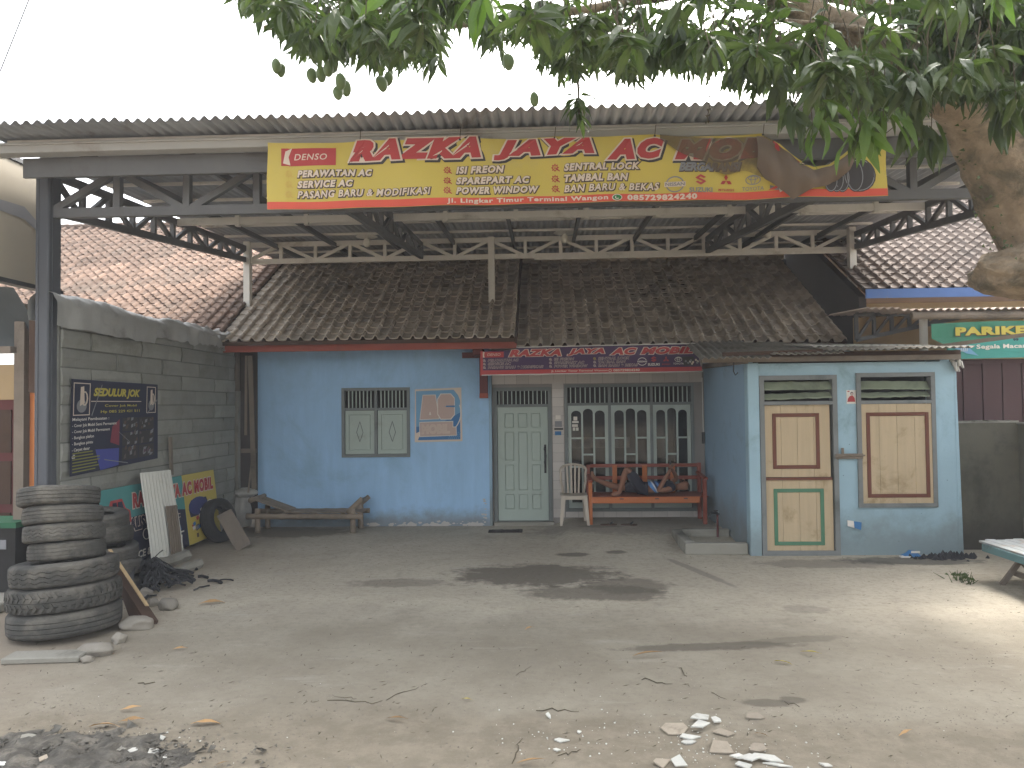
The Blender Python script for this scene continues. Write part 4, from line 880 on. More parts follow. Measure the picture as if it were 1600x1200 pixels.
P.text('Jl. Lingkar Timur Terminal Wangon', 862, 950, 2.8, 6.4, [(0, pCream, 0, 0, 2)], bold=.02); P.text('085729824240', 959, 1000, 2.8, 6.4, [(0, pCream, 0, 0, 2)], bold=.03); P.ring(954, 4.5, 2.6, 2.2, .8, pCream, 2, 10)
logos(P, (1004, 1022, 1041, 1060), 17.5, .48, pWhite, pRed)
P.poly([(1068, 10), (1084, 10), (1084, 24), (1066, 24)], pBlack, 1)
for i in range(9): P.disc(1070 + R.random() * 22, 9 + R.random() * 12, 1.6, 1.8, R.choice([pWhite, pGrey, pCream]), 2 + i * .2)
P.done()

# AC poster on the blue wall
ya = YW - .012; a0, a1 = pt(648, 691, ya), pt(723, 689, ya)
ac = thing('blue_poster', 'faded blue poster reading AC on the light blue wall beside the shuttered window', 'poster', tuple(a0))
sA = ya / F_PX; fA = lambda u, v, n=0: V((a0.x + u * sA, ya - n, a0.z + v * sA + u * sA * .014))
MB().prism([fA(0, 0), fA(75, 0), fA(74, 84), (fA(1, 83))], (0, .008, 0)).build('poster_sheet', pCream, ac)
P = Print(ac, fA, .002); P.poly([(2.5, 3), (72, 3), (72, 81), (2.5, 80)], pBlueL, 1); P.poly([(2.5, 3), (72, 3), (72, 45), (40, 28), (2.5, 24)], pBlueD, 1.5)
P.poly([(2.5, 3), (5, 3), (10, 15), (20, 22), (2.5, 14)], pCream, 2); P.poly([(62, 81), (72, 81), (72, 64), (69, 72)], pCream, 2)
P.ring(38, 45, 36, 36, 1.6, pWhite, 2, 20, -.75, .35)
for i in range(6):
    for j in range(4): P.disc(54 + i * 3 + j, 5 + j * 3, .9, .9, pBlueL, 2.2, 6)
def blk(body, a, b, c, d):
    P.text(body, a, b, c, d, [(.17, pWhite, 0, 0, 3), (.12, pPink, 0, 0, 4)], bold=.05, space=1.12)
def cring(g):                                                # chunky C drawn as a ring sector with a slot
    cx, cy = 50, 54.8; out = []
    for k in range(13):
        t = .06 + (6.2832 - .12) * k / 12; out.append((cx + (12.6 + g) * max(-1, min(1, 1.2 * math.cos(t))), cy + (19.2 + g) * max(-1, min(1, 1.2 * math.sin(t)))))
    return out + [(cx + 1.5, cy - 1.3 + g * .3), (cx + 1.5, cy + 1.3 - g * .3)]
for g, mt, ly in ((1.0, pWhite, 3), (0, pPink, 4)):
    P.poly([(9 - g, 35.6 - g), (38.6 + g, 36.2 - g), (32.7 + g, 73 + g), (14 - g, 73 + g)], mt, ly); C_ = cring(g * 1.3)
    for k in range(12): P.poly([(49 - 3, 54.8), C_[k], C_[k + 1]], mt, ly + 2)
    P.poly([(8.6 - g, 9 - g), (65.4 + g, 10 - g), (65 + g, 22 + g), (60 + g, 22 + g), (60 + g, 31 + g), (8.6 - g, 30.5 + g)], mt, ly)
P.poly([(23.2, 42), (26.4, 42), (25.4, 47), (24.2, 47)], pWhite, 5)
P.poly([(50, 53.9), (63, 53.9), (63, 56.2), (50, 56.2)], pBlueD, 7)
P.text('MOBIL', 11, 56, 12, 28, [(0, M('paler_pink_print', (.55, .44, .37), .7), 0, 0, 5)], bold=.07)
P.done()

# small portrait poster between the kiosk openings
yk = YK - .006; k0 = pt(1323, 631, yk); sk = yk / F_PX
pp = thing('small_poster', 'small white and red poster of a figure in a red shirt on the kiosk wall', 'poster', tuple(k0)); fK = lambda u, v, n=0: V((k0.x + u * sk, yk - n, k0.z + v * sk))
MB().prism([fK(0, 0), fK(14, 0), fK(14, 21), fK(0, 21)], (0, .004, 0)).build('poster_sheet', pWhite, pp)
P = Print(pp, fK, .0015); P.poly([(1, 3), (13, 3), (12, 9), (9, 13), (5, 12), (2, 8)], pRed, 1); P.disc(8, 15.5, 2.4, 3, pBlack, 1, 10); P.disc(8, 14.8, 1.9, 2.4, pPink, 2, 10); P.poly([(2, 18), (5, 18.5), (4, 20), (1, 19.5)], pRed, 1); P.done()

# seat-cover poster on the block wall
xs_ = XL + .022; ps = thing('dark_poster', 'large dark torn poster listing seat cover services on the grey block wall', 'poster', (xs_, 8.4, 1.2))
y0p, y1p = 8.50, 10.35
cor = [pt(107, 745, x=xs_), pt(245, 716, x=xs_), pt(245, 601, x=xs_), pt(110, 592, x=xs_)]
def fP(u, v, n=0):                                           # u 0..1 across, v 0..1 up
    a = cor[0].lerp(cor[1], u); b = cor[3].lerp(cor[2], u); p = a.lerp(b, v); return V((xs_ + .012 + .010 * math.sin(p.y * 5) * math.sin(v * 3) + n, p.y, p.z))
MB().grid(lambda a, b: fP(a, b), 30, 12).build('poster_sheet', pNavy, ps, smooth=True)
P = Print(ps, fP, .004)
P.text('SEDULUR JOK', .22, .76, .80, .92, [(.03, pBlack, 0, 0, 1), (0, pGold, 0, 0, 2)], shear=.25, bold=.05)
P.rect(.20, .78, .765, .775, pCream, 1, 6)
P.text('Cover Jok Mobil', .34, .72, .70, .735, [(0, pGold, 0, 0, 1)], bold=.01); P.text('Hp 085 229 421 511', .30, .76, .63, .67, [(0, pGold, 0, 0, 1)], bold=.01)
for (a, b) in ((.02, .19), (.85, .97)):
    for r_ in ((a, b, .955, .965), (a, b, .62, .63), (a, a + .008, .62, .965), (b - .008, b, .62, .965)): P.rect(*r_, pCream, 1)
    m_ = (a + b) / 2; w_ = (b - a); P.disc(m_, .72, w_ * .3, .07, pGrey, 1.5); P.poly([(m_ - w_ * .12, .72), (m_ + w_ * .16, .75), (m_ + w_ * .1, .93), (m_ - w_ * .1, .92)], pCream, 2); P.ring(m_ + w_ * .15, .80, w_ * .2, .08, .015, pCream, 2.5, 10)
for i, (t, wd) in enumerate((('Melayani Pembuatan :', .37), ('- Cover Jok Mobil Semi Permanent', .45), ('- Cover Jok Mobil Permanent', .38), ('- Bungkus plafon', .22), ('- Bungkus pintu', .21), ('- Carpet dasar', .18), ('dll', .03))):
    P.text(t, .015, .015 + wd, .555 - i * .063, .555 - i * .063 + .042, [(0, pWhite, 0, 0, 1)], bold=.015)
P.poly([(.3, .0), (.5, .02), (.5, .22), (.25, .24)], M('blue_glow_print', (.06, .07, .30), .6), 1); P.poly([(.40, .30), (.5, .25), (.5, .56), (.42, .48)], M('wine_print', (.22, .04, .06), .6), 1)
rr = random.Random(3)
for i in range(7):
    a = .02 + .0; P.rect(.02, .02 + .2 + rr.random() * .12, .03 + i * .032, .043 + i * .032, M('olive_print', (.20, .20, .05), .7) if i == 0 else P.inks['olive_print'][0], 1)
for i in range(2):
    for j in range(3):
        a, b, c, d = .535 + i * .21, .735 + i * .21, .06 + j * .175, .22 + j * .175; P.rect(a, b, c, d, pBlack, 1); 
        for k in range(9):
            uu, vv = a + rr.random() * (b - a - .03), c + rr.random() * (d - c - .03); P.poly([(uu, vv), (uu + .03, vv + .01), (uu + .02 + rr.random() * .03, vv + .05 * rr.random() + .02), (uu + .005, vv + .04)], rr.choice([pGrey, pGrey, pDkBr, M('seat_print%d' % (k % 3), (.12, .10 - .02 * (k % 3), .09), .7)]), 1.6 + k * .12)
for (a, b, c, d) in ((.20, .62, .30, .96), (.33, .12, .60, .03), (.48, .42, .62, .28), (.85, .62, .98, .80)):
    P.poly([(a, b), (a + .006, b - .012), (c + .004, d - .012), (c, d)], pGrey, 3.2)
P.done()

# long leaning shop banner behind the sheets
xr = XL + .055; sh_ = thing('leaning_sign', 'long low half teal half yellow sign on the block wall behind the corrugated sheets', 'sign', (xr, 9, 0))
q0, q1, q2, q3 = V((xr + .12, 8.66, .06)), V((xr + .12, 11.75, .09)), V((xr, 11.75, 1.06)), V((xr, 8.66, 1.07))
def fR(u, v, n=0): a = q0.lerp(q1, u); b = q3.lerp(q2, u); p = a.lerp(b, v); return V((p.x + n, p.y, p.z))
MB().grid(lambda a, b: fR(a * .66, b), 16, 4).build('teal_half', pTeal, sh_); MB().grid(lambda a, b: fR(.66 + .34 * a, b), 10, 4).build('yellow_half', pYel, sh_)
MB().prism([fR(0, 0, -.004), fR(1, 0, -.004), fR(1, 1, -.004), fR(0, 1, -.004)], (-.012, 0, 0)).build('backing', mWoodD, sh_)
P = Print(sh_, fR, .004)
P.poly([(0, 0), (.655, 0), (.655, .52), (.4, .62), (0, .60)], pNavy, 1)
P.text('RAZKA JAYA AC MOBIL', .22, .965, .66, .90, [(.06, pCream, 0, 0, 2), (0, pRed, .0, 0, 3)], bold=.06, shear=.15, space=1.15)
P.text('SPESIALIS AC MOBIL', .05, .60, .44, .60, [(.05, pCream, 0, 0, 2), (0, pNavy, 0, 0, 3)], bold=.05)
P.text('SERVICE & MODIFIKASI', .10, .60, .10, .19, [(0, pWhite, 0, 0, 2)], shear=.2, bold=.03)
P.ring(.30, .36, .03, .07, .008, pWhite, 2, 14); P.poly([(.32, .22), (.62, .22), (.62, .24), (.32, .245)], pWhite, 2); P.poly([(.36, .26), (.60, .26), (.58, .40), (.42, .41)], pBlueD, 2)
P.poly([(.02, .56), (.20, .56), (.20, .70), (.17, .74), (.15, .86), (.07, .86), (.04, .74), (.02, .70)], pRed, 2); P.poly([(.075, .74), (.108, .74), (.108, .83), (.08, .83)], pNavy, 3); P.poly([(.115, .74), (.155, .74), (.145, .83), (.115, .83)], pNavy, 3)
P.disc(.055, .56, .022, .055, pBlack, 3); P.disc(.165, .56, .022, .055, pBlack, 3); P.text('R.J.A.M', .04, .17, .60, .69, [(0, pCream, 0, 0, 3)], bold=.03)
P.poly([(.70, .38), (.88, .38), (.90, .50), (.88, .62), (.72, .62), (.69, .50)], pNavy, 1); P.disc(.79, .52, .10, .13, M('dark_blue_print', (.04, .05, .16), .6), 1.6); P.ring(.91, .42, .05, .15, .012, pWhite, 2.2, 12); P.disc(.91, .42, .015, .04, pGrey, 2.4, 8)
for i in range(26): 
    uu, vv = .70 + rr.random() * .2, .16 + rr.random() * .26; P.poly([(uu, vv), (uu + .025, vv + .02), (uu + .02, vv + .07), (uu - .006, vv + .05)], rr.choice([pNavy, pGrey, pRed, pWhite, pBlueD]), 2.5 + i * .06)
for i in range(3): P.rect(.74 + i * .07, .76 + i * .07, .07, .13, pDkBr, 1)
P.done()

# green banner at the neighbour's
yg = 11.0; g0 = pt(1478, 563, 10.98); gb = thing('green_banner', 'green banner with yellow capital letters above the maroon shutter at the right edge', 'banner', tuple(g0)); sgb = yg / F_PX
fG = lambda u, v, n=0: V((g0.x + u * sgb, 10.98 - .10 - .006 * math.sin(u * .12) - n, g0.z + v * sgb + u * sgb * .012))
MB().grid(lambda a, b: fG(-22 * (b > .45) - 4 + 170 * a, 0 + 55 * b + 2 * math.sin(a * 3), 0), 40, 5).build('banner_sheet', pGreenV, gb)
P = Print(gb, fG, .012); P.poly([(-3, 1), (160, 1), (160, 33), (70, 30), (20, 22), (-3, 20)], M('teal_print', (.06, .29, .25), .7), 1)
P.text('PARIKES', 8, 128, 36, 49, [(.03, pDkBr, 1, -1, 1), (0, pGold, 0, 0, 2)], bold=.06, space=1.12)
P.text('Segala Macam Ik', 39, 132, 13.5, 22, [(0, pWhite, 0, 0, 2)], bold=.03, space=1.05)
P.poly([(2, 20), (14, 24), (24, 22), (34, 12), (42, 5), (34, 7), (24, 9), (14, 14), (8, 16)], pBlueL, 2)
for i in range(4): P.poly([(14 + i * 3, 12), (15 + i * 3, 12), (17 + i * 3, 22), (16 + i * 3, 22)], pWhite, 3)
P.text('99', 93, 101, 26, 30, [(0, pNavy, 0, 0, 2)], bold=.05); P.done()

# ================================================================ tyres
def tyre_mesh(name, Ro, H, style, mat, seed=0):
    rr = random.Random(seed); n = 96; r0 = Ro * .60; h = H / 2; g = .012
    prof = [(r0, -h * .55), (r0 + .01, -h * .8), (Ro * .74, -h * .98), (Ro * .88, -h), (Ro * .955, -h * .9), (Ro * .985, -h * .72)]
    tr = [(-.70, 0), (-.45, 0), (-.44, -1), (-.40, -1), (-.39, 0), (-.05, 0), (-.04, -1), (.0, -1), (.01, 0), (.36, 0), (.37, -1), (.41, -1), (.42, 0), (.70, 0)]
    prof += [(Ro * (1 - .012 * abs(a) * 1.4) + b * g, h * a) for a, b in tr]
    prof += [(Ro * .985, h * .72), (Ro * .955, h * .9), (Ro * .88, h), (Ro * .74, h * .98), (r0 + .01, h * .8), (r0, h * .55), (r0 + .03, h * .3), (Ro * .80, h * .55), (Ro * .90, 0), (Ro * .80, -h * .55), (r0 + .03, -h * .3), (r0, -h * .55)]
    mb = MB()
    for i, (r, z) in enumerate(prof):
        for j in range(n):
            t = 2 * math.pi * j / n; zz, q = z, r
            if 6 <= i <= 19 and style == 'zig': zz += .007 * (1 if (j // 2) % 2 else -1)
            if 6 <= i <= 19 and style == 'block' and (j % 4 == 0): q -= .006
            if i in (5, 20, 6, 19) and style == 'lug' : q -= .016 * (1 if (j % 6) < 2 else 0)
            q += .004 * noise.noise(V((math.cos(t) * 2, math.sin(t) * 2, z * 8 + seed)))
            mb.v.append(V((q * math.cos(t), q * math.sin(t), zz + .006 * noise.noise(V((math.cos(t) * 1.5, math.sin(t) * 1.5, seed + r * 3))))))
    m_ = len(prof)
    for i in range(m_ - 1):
        for j in range(n): mb.f.append((i*n+j, i*n+(j+1) % n, (i+1)*n+(j+1) % n, (i+1)*n+j)); mb.mi.append(0)
    if style == 'lug':                                       # chevron tread blocks
        for j in range(44):
            t = 2 * math.pi * j / 44
            for sgn in (-1, 1):
                P_ = []
                for (dt, zz) in ((0, .10), (.06, .10), (.10, .42), (.03, .80), (-.03, .80), (.03, .42)):
                    a = t + dt + (.07 if sgn > 0 else 0); P_.append((a, sgn * zz * h))
                bot = [V(((Ro - .002) * math.cos(a), (Ro - .002) * math.sin(a), z)) for a, z in P_]; top = [V(((Ro + .010 - .012 * abs(z / h)) * math.cos(a), (Ro + .010 - .012 * abs(z / h)) * math.sin(a), z)) for a, z in P_]
                k = len(mb.v); mb.v += bot + top; fs = [(k+6, k+7, k+8, k+11), (k+11, k+8, k+9, k+10)] + [(k+i, k+(i+1) % 6, k+6+(i+1) % 6, k+6+i) for i in range(6)]; mb.f += fs; mb.mi += [0] * 8
    return mb
def tyre(px, Y, zc, Ro, H, style, label, tilt=(0, 0), seed=0, mat=None, group='tyres in the front stack'):
    p = pt(px, 900, Y); t = thing('tyre', label, 'tyre', (p.x, Y, zc), group)
    mb = tyre_mesh('tyre', Ro, H, style, mat, seed)
    me = mb.mesh('tyre_casing', smooth=False); me.materials.append(mat or mTyre)
    me.polygons.foreach_set('use_smooth', [True] * len(me.polygons)); 
    o = bpy.data.objects.new('tyre_casing', me); col.objects.link(o); o.parent = t
    e = o.modifiers.new('e', 'EDGE_SPLIT'); e.split_angle = math.radians(40)
    t.rotation_euler = (tilt[0], tilt[1], 0); WL[t.name] = V(t.location); return t
z = .03; A = math.radians
for i, (px, Ro, H, st, tl, lab) in enumerate([
    (103, .462, .21, 'plain', (-1.5, -2.5), 'large truck tyre at the very bottom of the front stack'), (102, .458, .21, 'lug', (-2, -3.2), 'large truck tyre with chevron tread, second from the bottom of the front stack'),
    (102, .44, .20, 'zig', (-2.5, -4.0), 'large truck tyre with zigzag grooves, third from the bottom of the front stack'),
    (105, .315, .155, 'block', (-7, -4.2), 'small smooth car tyre sitting on the three truck tyres'), (101, .332, .155, 'zig', (-8, -4.6), 'worn car tyre with a scuffed patch, third from the top of the front stack'),
    (99, .325, .155, 'block', (-9, -4.4), 'car tyre second from the top of the front stack'), (92, .335, .165, 'block', (-10, -4.2), 'topmost dusty car tyre of the front stack')]):
    tyre(px, 6.83, z + H / 2, Ro, H, st, lab, (A(tl[0]), A(tl[1])), i); z += H + .003
z = .02
for i, (px, H, tl, lab) in enumerate([(172, .17, 2, 'bottom tyre of the darker second stack behind the plank'), (170, .17, -3, 'second tyre from the bottom of the rear stack'), (164, .17, 3, 'middle tyre of the rear stack with light rim edge'), (156, .17, -4, 'second tyre from the top of the rear stack'), (149, .17, 3, 'topmost tyre of the rear stack in front of the teal sign')]):
    tyre(px, 8.25, z + H / 2, .335, H, ['block', 'plain', 'zig', 'block', 'plain'][i], lab, (A(tl), A(tl)), 20 + i, mTyre, 'tyres in the rear stack'); z += H + .006
tw_ = tyre(342, 11.35, .335, .33, .2, 'plain', 'black tyre standing upright against the block wall behind the small board', (0, A(76)), 33, mTyreD, None)
tw_.rotation_euler = (0, A(76), A(-12))

# ================================================================ things along the left wall
def lab1(o, l, c, g=None): return tag(o, l, c, g)
def stone(px, py, sx, sy, sz, label, mat=mStone, seed=0):
    p = pt(px, py, z=0); bm = bmesh.new(); bmesh.ops.create_icosphere(bm, subdivisions=3, radius=1)
    for v in bm.verts:
        q = noise.noise_vector(v.co * 1.1 + V((seed * 3.1, 0, 0))) * .35 + noise.noise_vector(v.co * 3 + V((seed, 5, 0))) * .07; v.co = V(((v.co.x + q.x) * sx, (v.co.y + q.y) * sy, (v.co.z + q.z) * sz))
    me = bpy.data.meshes.new('stone'); bm.to_mesh(me); bm.free(); me.materials.append(mat); me.polygons.foreach_set('use_smooth', [True] * len(me.polygons))
    o = bpy.data.objects.new('stone', me); col.objects.link(o); o.location = (p.x, p.y + sy * .6, sz * .55); return lab1(o, label, 'stone')
stone(258, 954, .09, .08, .075, 'rounded grey stone below the heap of black rubber', seed=1); stone(205, 985, .15, .12, .07, 'flat grey rock at the foot of the leaning plank', seed=2)
stone(182, 1006, .06, .07, .05, 'small pale stone right of the tyre stack', seed=3); stone(145, 1026, .16, .09, .06, 'long pale stone wedged under the front tyre stack', seed=4)
stone(132, 1036, .05, .05, .03, 'little stone beside the long pale stone under the tyres', seed=5); stone(104, 1032, .06, .05, .03, 'small dark stone under the front edge of the bottom tyre', seed=6)
stone(226, 935, .07, .06, .07, 'brown stone half hidden behind the leaning plank', seed=7); stone(237, 948, .055, .05, .05, 'small reddish stone right of the leaning plank', seed=8)
o = MB().box((-.3, -.1, 0), (.3, .1, .05)).build('flat_stone_slab', mConc, bevel=.01); p = pt(65, 1035, z=0); o.location = (p.x, p.y + .06, 0); o.rotation_euler.z = .1; lab1(o, 'flat grey slab under the left front of the tyre stack', 'slab')
# plank
a, b = pt(168, 868, 7.9), pt(236, 972, z=.03)
o = MB().bar(a, b, .035, .13, (1, -.7, .4)); o = o.build('leaning_plank', mWoodD); lab1(o, 'brown timber plank with pale fresh edge leaning on the tyre stack', 'plank')
n_ = (b - a).normalized(); s_ = n_.cross(V((1, -.7, .4))).normalized(); u_ = s_.cross(n_).normalized()
MB().bar(a + u_ * .068, b + u_ * .068 - n_ * .18, .033, .012, u_).build('fresh_edge', mWoodN, o)
o = MB().bar(pt(190, 905, 7.7), pt(216, 976, z=.02), .03, .10, (1, -.5, .4)).build('dark_board', mWoodD); lab1(o, 'dark splintered board behind the leaning plank', 'board')
# corrugated sheets leaning on the wall
def lean_sheet(tl, tr, bl, br, mat, label, nm):
    tl, tr, bl, br = map(V, (tl, tr, bl, br)); wdt = (tr - tl).length; nw = max(5, round(wdt / .076)); nrm = (tr - tl).cross(bl - tl).normalized()
    if nrm.x < 0: nrm = -nrm
    def f(a, b): return bl.lerp(br, a).lerp(tl.lerp(tr, a), b) + nrm * (.014 * math.sin(6.2832 * nw * a) + .006 * math.sin(b * 5))
    o = MB().grid(f, nw * 6, 6).build(nm, mat); k = o.modifiers.new('t', 'SOLIDIFY'); k.thickness = .006; return lab1(o, label, 'corrugated sheet')
lean_sheet(pt(219, 739, x=-5.04), pt(267, 734, x=-5.04), pt(237, 883, x=-4.86), pt(287, 862, x=-4.86), mCorrW, 'tall white corrugated sheet leaning on the block wall', 'corrugated_sheet')
lean_sheet(pt(259, 791, x=-4.92), pt(277, 789, x=-4.92), pt(267, 871, x=-4.82), pt(284, 864, x=-4.82), mCorrB, 'short brown weathered corrugated sheet leaning in front of the white one', 'corrugated_sheet')
o = MB().bar(pt(266, 683, x=-5.15), pt(268, 742, x=-5.13), .06, .03, (1, 0, 0)).build('timber_batten', mWood); lab1(o, 'upright grey batten against the block wall above the white sheet', 'batten')
for (a, b, s_, lab) in ((pt(246, 884, z=.06), pt(290, 868, z=.06), .13, 'straight concrete kerb piece under the corrugated sheets'), (pt(262, 899, z=.05), pt(312, 880, z=.05), .10, 'rough broken concrete kerb piece in front of the sheets')):
    q = MB(); N = 8; pts = [V(a).lerp(V(b), i / N) + V((0, 0, R.uniform(-.008, .008))) for i in range(N + 1)]
    q.tube(pts, [s_ * .62 * R.uniform(.92, 1.08) for _ in pts], 7, jit=.15); o = q.build('kerb_piece', mConc); lab1(o, lab, 'kerb piece')
# black scrap heap
q = MB(); c0 = pt(243, 922, z=0)
for i in range(130):
    r_ = abs(R.gauss(0, .28)); t = R.random() * 6.28; s0_ = c0 + V((-.12 + r_ * math.cos(t) * 1.1, .1 + r_ * math.sin(t) * 1.3, .01)); hh = max(.02, .34 - r_ * .75)
    L = R.uniform(.15, .45); t2 = R.random() * 6.28; pts = []
    for k in range(6):
        f = k / 5 - .5; pts.append(s0_ + V((math.cos(t2) * f * L, math.sin(t2) * f * L, hh * (1 - 2.2 * f * f) * R.uniform(.75, 1.0)))); t2 += R.gauss(0, .25)
    for v_ in pts: v_.z = max(.006, v_.z)
    q.tube(pts, R.choice([.006, .01, .018]), 5, cap=False)
for i in range(16):
    t2 = R.random() * 6.28; p0 = c0 + V((R.gauss(-.1, .12), R.gauss(.1, .16), R.uniform(.1, .3))); L = R.uniform(.2, .4)
    q.grid(lambda a, b: p0 + V((math.cos(t2) * (a - .5) * L - math.sin(t2) * b * .07, math.sin(t2) * (a - .5) * L + math.cos(t2) * b * .07, .06 * math.sin(a * 3.1) - .3 * abs(a - .5) * L * 2 - .02 * b)), 6, 1)
o = q.build('rubber_scrap_heap', mCable); tag(o, 'tangled heap of black rubber strips and cable beside the rear tyre stack', 'scrap heap', kind='stuff')
# small board, poles, sack
a, b = pt(350, 801, 11.0), pt(381, 856, z=.02); o = MB().bar(a, b, .22, .025, (.3, -1, .6)).build('grooved_board', mWood, bevel=.003); lab1(o, 'short grey grooved board leaning on the black tyre by the wall end', 'board')
d_ = (b - a).normalized(); sd = d_.cross(V((.3, -1, .6))).normalized(); up_ = sd.cross(d_).normalized()
for i in range(-3, 4): MB().bar(a + sd * i * .03 + up_ * .0135, b + sd * i * .03 + up_ * .0135, .018, .006, up_).build('slat', mWood, o)
for i, (pa, pb, wd, lab) in enumerate((((391, 556), (397, 764), .10, 'wide grey plank standing beside the blue wall'), ((385, 556), (384, 680), .05, 'short grey batten beside the standing planks left of the blue wall'), ((396, 700), (388, 770), .03, 'thin bamboo stick standing among the grey planks'))):
    o = MB().bar(pt(*pa, 12.55), pt(*pb, 12.45), wd * .75, .03, (0, 1, 0)).build('standing_plank', [mWood, mWood, mBam][i]); lab1(o, lab, 'plank')
sk_ = thing('white_sack', 'tied white sack standing beside the bamboo lounger', 'sack', tuple(pt(382, 825, z=0)))
p = pt(379, 824, z=0)
def lump(c, rx, rz, seed, nm):
    bm = bmesh.new(); bmesh.ops.create_icosphere(bm, subdivisions=4, radius=1)
    for v in bm.verts:
        q = noise.noise_vector(v.co * 2.2 + V((seed, 0, 0))) * .12 + noise.noise_vector(v.co * 5 + V((seed, 0, 0))) * .07; v.co = c - wloc(sk_) + V(((v.co.x + q.x) * rx, (v.co.y + q.y) * rx * .8, (v.co.z + q.z) * rz))
    me = bpy.data.meshes.new(nm); bm.to_mesh(me); bm.free(); me.materials.append(mSack); me.polygons.foreach_set('use_smooth', [True] * len(me.polygons)); o = bpy.data.objects.new(nm, me); col.objects.link(o); o.parent = sk_
q = MB()
def cyl(a, b):
    t = a * 6.2832; r = .125 + .018 * math.sin(b * 5) + .012 * noise.noise(V((math.cos(t) * 2, math.sin(t) * 2, b * 4))) + .008 * math.sin(t * 5 + b * 2); return p + V((r * math.cos(t), r * math.sin(t), .02 + .52 * b))
q.grid(cyl, 36, 16).build('sack_body', mSack, sk_, smooth=True); lump(p + V((.05, 0, .58)), .20, .085, 4, 'sack_top')
# bamboo lounger
bl = thing('bamboo_lounger', 'low old bamboo lounger with raised head end standing under the shuttered window', 'lounger', tuple(pt(470, 830, z=0)))
Yf, Yb = 12.2, 12.68; zz = .27
xL, xR = pt(390, 806, Yf).x, pt(562, 806, Yf).x
def bam(pts, r, nm='bamboo_rail', mat=None):
    q = MB(); P_ = []; rd_ = []
    for a, b in zip(pts, pts[1:]):
        a, b = V(a), V(b); n = max(3, int((b - a).length / .09))
        for i in range(n): P_.append(a.lerp(b, i / n)); rd_.append(r * (1.12 if i % 3 == 0 else 1))
    P_.append(V(pts[-1])); rd_.append(r); return q.tube(P_, rd_, 8).build(nm, mat or mBam, bl, smooth=True)
bam([(xL - .05, Yf, zz), (xR + .05, Yf, zz - .01)], .045); bam([(xL, Yb, zz + .02), (xR + .05, Yb, zz + .02)], .04)
for x, y in ((xL + .12, Yf + .03), (xR - .12, Yf + .03), (xL + .12, Yb), (xR - .1, Yb)): bam([(x, y, 0), (x, y, zz + .12)], .045, 'leg')
bam([(xR - .2, Yf + .03, zz + .05), (xR + .04, Yf, zz + .27)], .042, 'end_post'); bam([(xR - .2, Yb, zz + .05), (xR + .04, Yb, zz + .25)], .04, 'end_post'); bam([(xR + .0, Yf - .03, zz + .23), (xR, Yb + .05, zz + .22)], .035, 'end_rail')
bam([(xL + .03, Yf - .04, zz + .26), (xL + .05, Yb + .04, zz + .27)], .04, 'end_rail')
for i in range(7):
    y = Yf + .05 + i * .065; MB().bar((xL + .55, y, zz + .055 + R.uniform(-.006, .006)), (xR + .03, y + R.uniform(-.01, .01), zz + .05), .058, .014).build('slat', mBam, bl)
    MB().bar((xL + .02, y, zz + .28 + R.uniform(-.006, .006)), (xL + .60, y, zz + .07), .058, .014).build('slat', mBam, bl)
for x in (xL + .5, xL + 1.0, xR - .3): bam([(x, Yf, zz + .02), (x, Yb, zz + .03)], .02, 'cross_stick')
# green box bottom-left, water gully
bx = thing('green_box', 'dark green box by the left edge of the picture behind the tyre stack', 'box', (-6, 8.2, 0)); a = pt(24, 817, 8.1)
MB().box((-7.6, 8.1, 0), (a.x, 8.6, .74)).build('box_body', mDark, bx); MB().box((-7.62, 8.08, .74), (a.x + .02, 8.62, .80)).build('box_lid', mGreenB, bx)
pq = MB(); c = pt(7, 851, 8.09); pq.box((c.x - .05, 8.085, c.z - .05), (c.x + .02, 8.095, c.z + .05)); pq.build('box_label', pGrey, bx)
o = MB().box((-7.5, 7.1, .0), (-5.4, 7.9, .10)); o = o.build('low_step', mConc, bevel=.015); lab1(o, 'low worn concrete step left of the tyre stack', 'step')

# ================================================================ porch things
o = MB(); p = pt(790, 831, z=0)
for i in range(12):
    for j in range(5): o.box((p.x - .27 + i * .045, p.y - .09 + j * .04, 0), (p.x - .27 + i * .045 + .043, p.y - .09 + j * .04 + .038, .018 + R.random() * .008))
o.build('door_mat', mMat); bpy.data.objects['door_mat']; tag(bpy.data.objects['door_mat'], 'black door mat lying before the pale green door', 'door mat')
# basin
bs = thing('concrete_basin', 'low square concrete washing basin against the porch side wall', 'basin', (2.2, 10.8, 0)); T = .10
bx0, bx1, by0, by1, bh = 1.84, 2.665, 10.30, 11.42, .155
for nm, a, b in (('basin_rim', (bx0, by0, 0), (bx1, by0 + .12, bh)), ('basin_rim', (bx0, by0 + .12, 0), (bx0 + .14, by1, bh + .01)), ('basin_rim', (bx0 + .14, by1 - .1, 0), (bx1, by1, bh + .02)), ('basin_floor', (bx0 + .14, by0 + .12, 0), (bx1, by1 - .1, .02))):
    boxp(nm, a, b, mConc if nm == 'basin_rim' else mFenceW, bs, bevel=.012 if nm == 'basin_rim' else 0)
tp_ = thing('water_tap', 'dark water tap on a thin brown pipe against the porch side wall', 'tap', tuple(pt(1120, 845, 11.3)))
p = pt(1121, 806, 11.3); MB().tube([(p.x, 11.3, .02), (p.x, 11.3, p.z + .04)], .016, 8).build('pipe', mDkRed, tp_)
MB().tube([(p.x + .02, 11.3, p.z + .02), (p.x - .03, 11.28, p.z + .05), (p.x - .10, 11.26, p.z + .05), (p.x - .13, 11.25, p.z + .0)], [.02, .022, .018, .015], 8).build('tap_body', mMetalDk, tp_)
MB().box((p.x - .06, 11.26, p.z + .07), (p.x + .0, 11.29, p.z + .085)).build('tap_handle', mMetalDk, tp_)
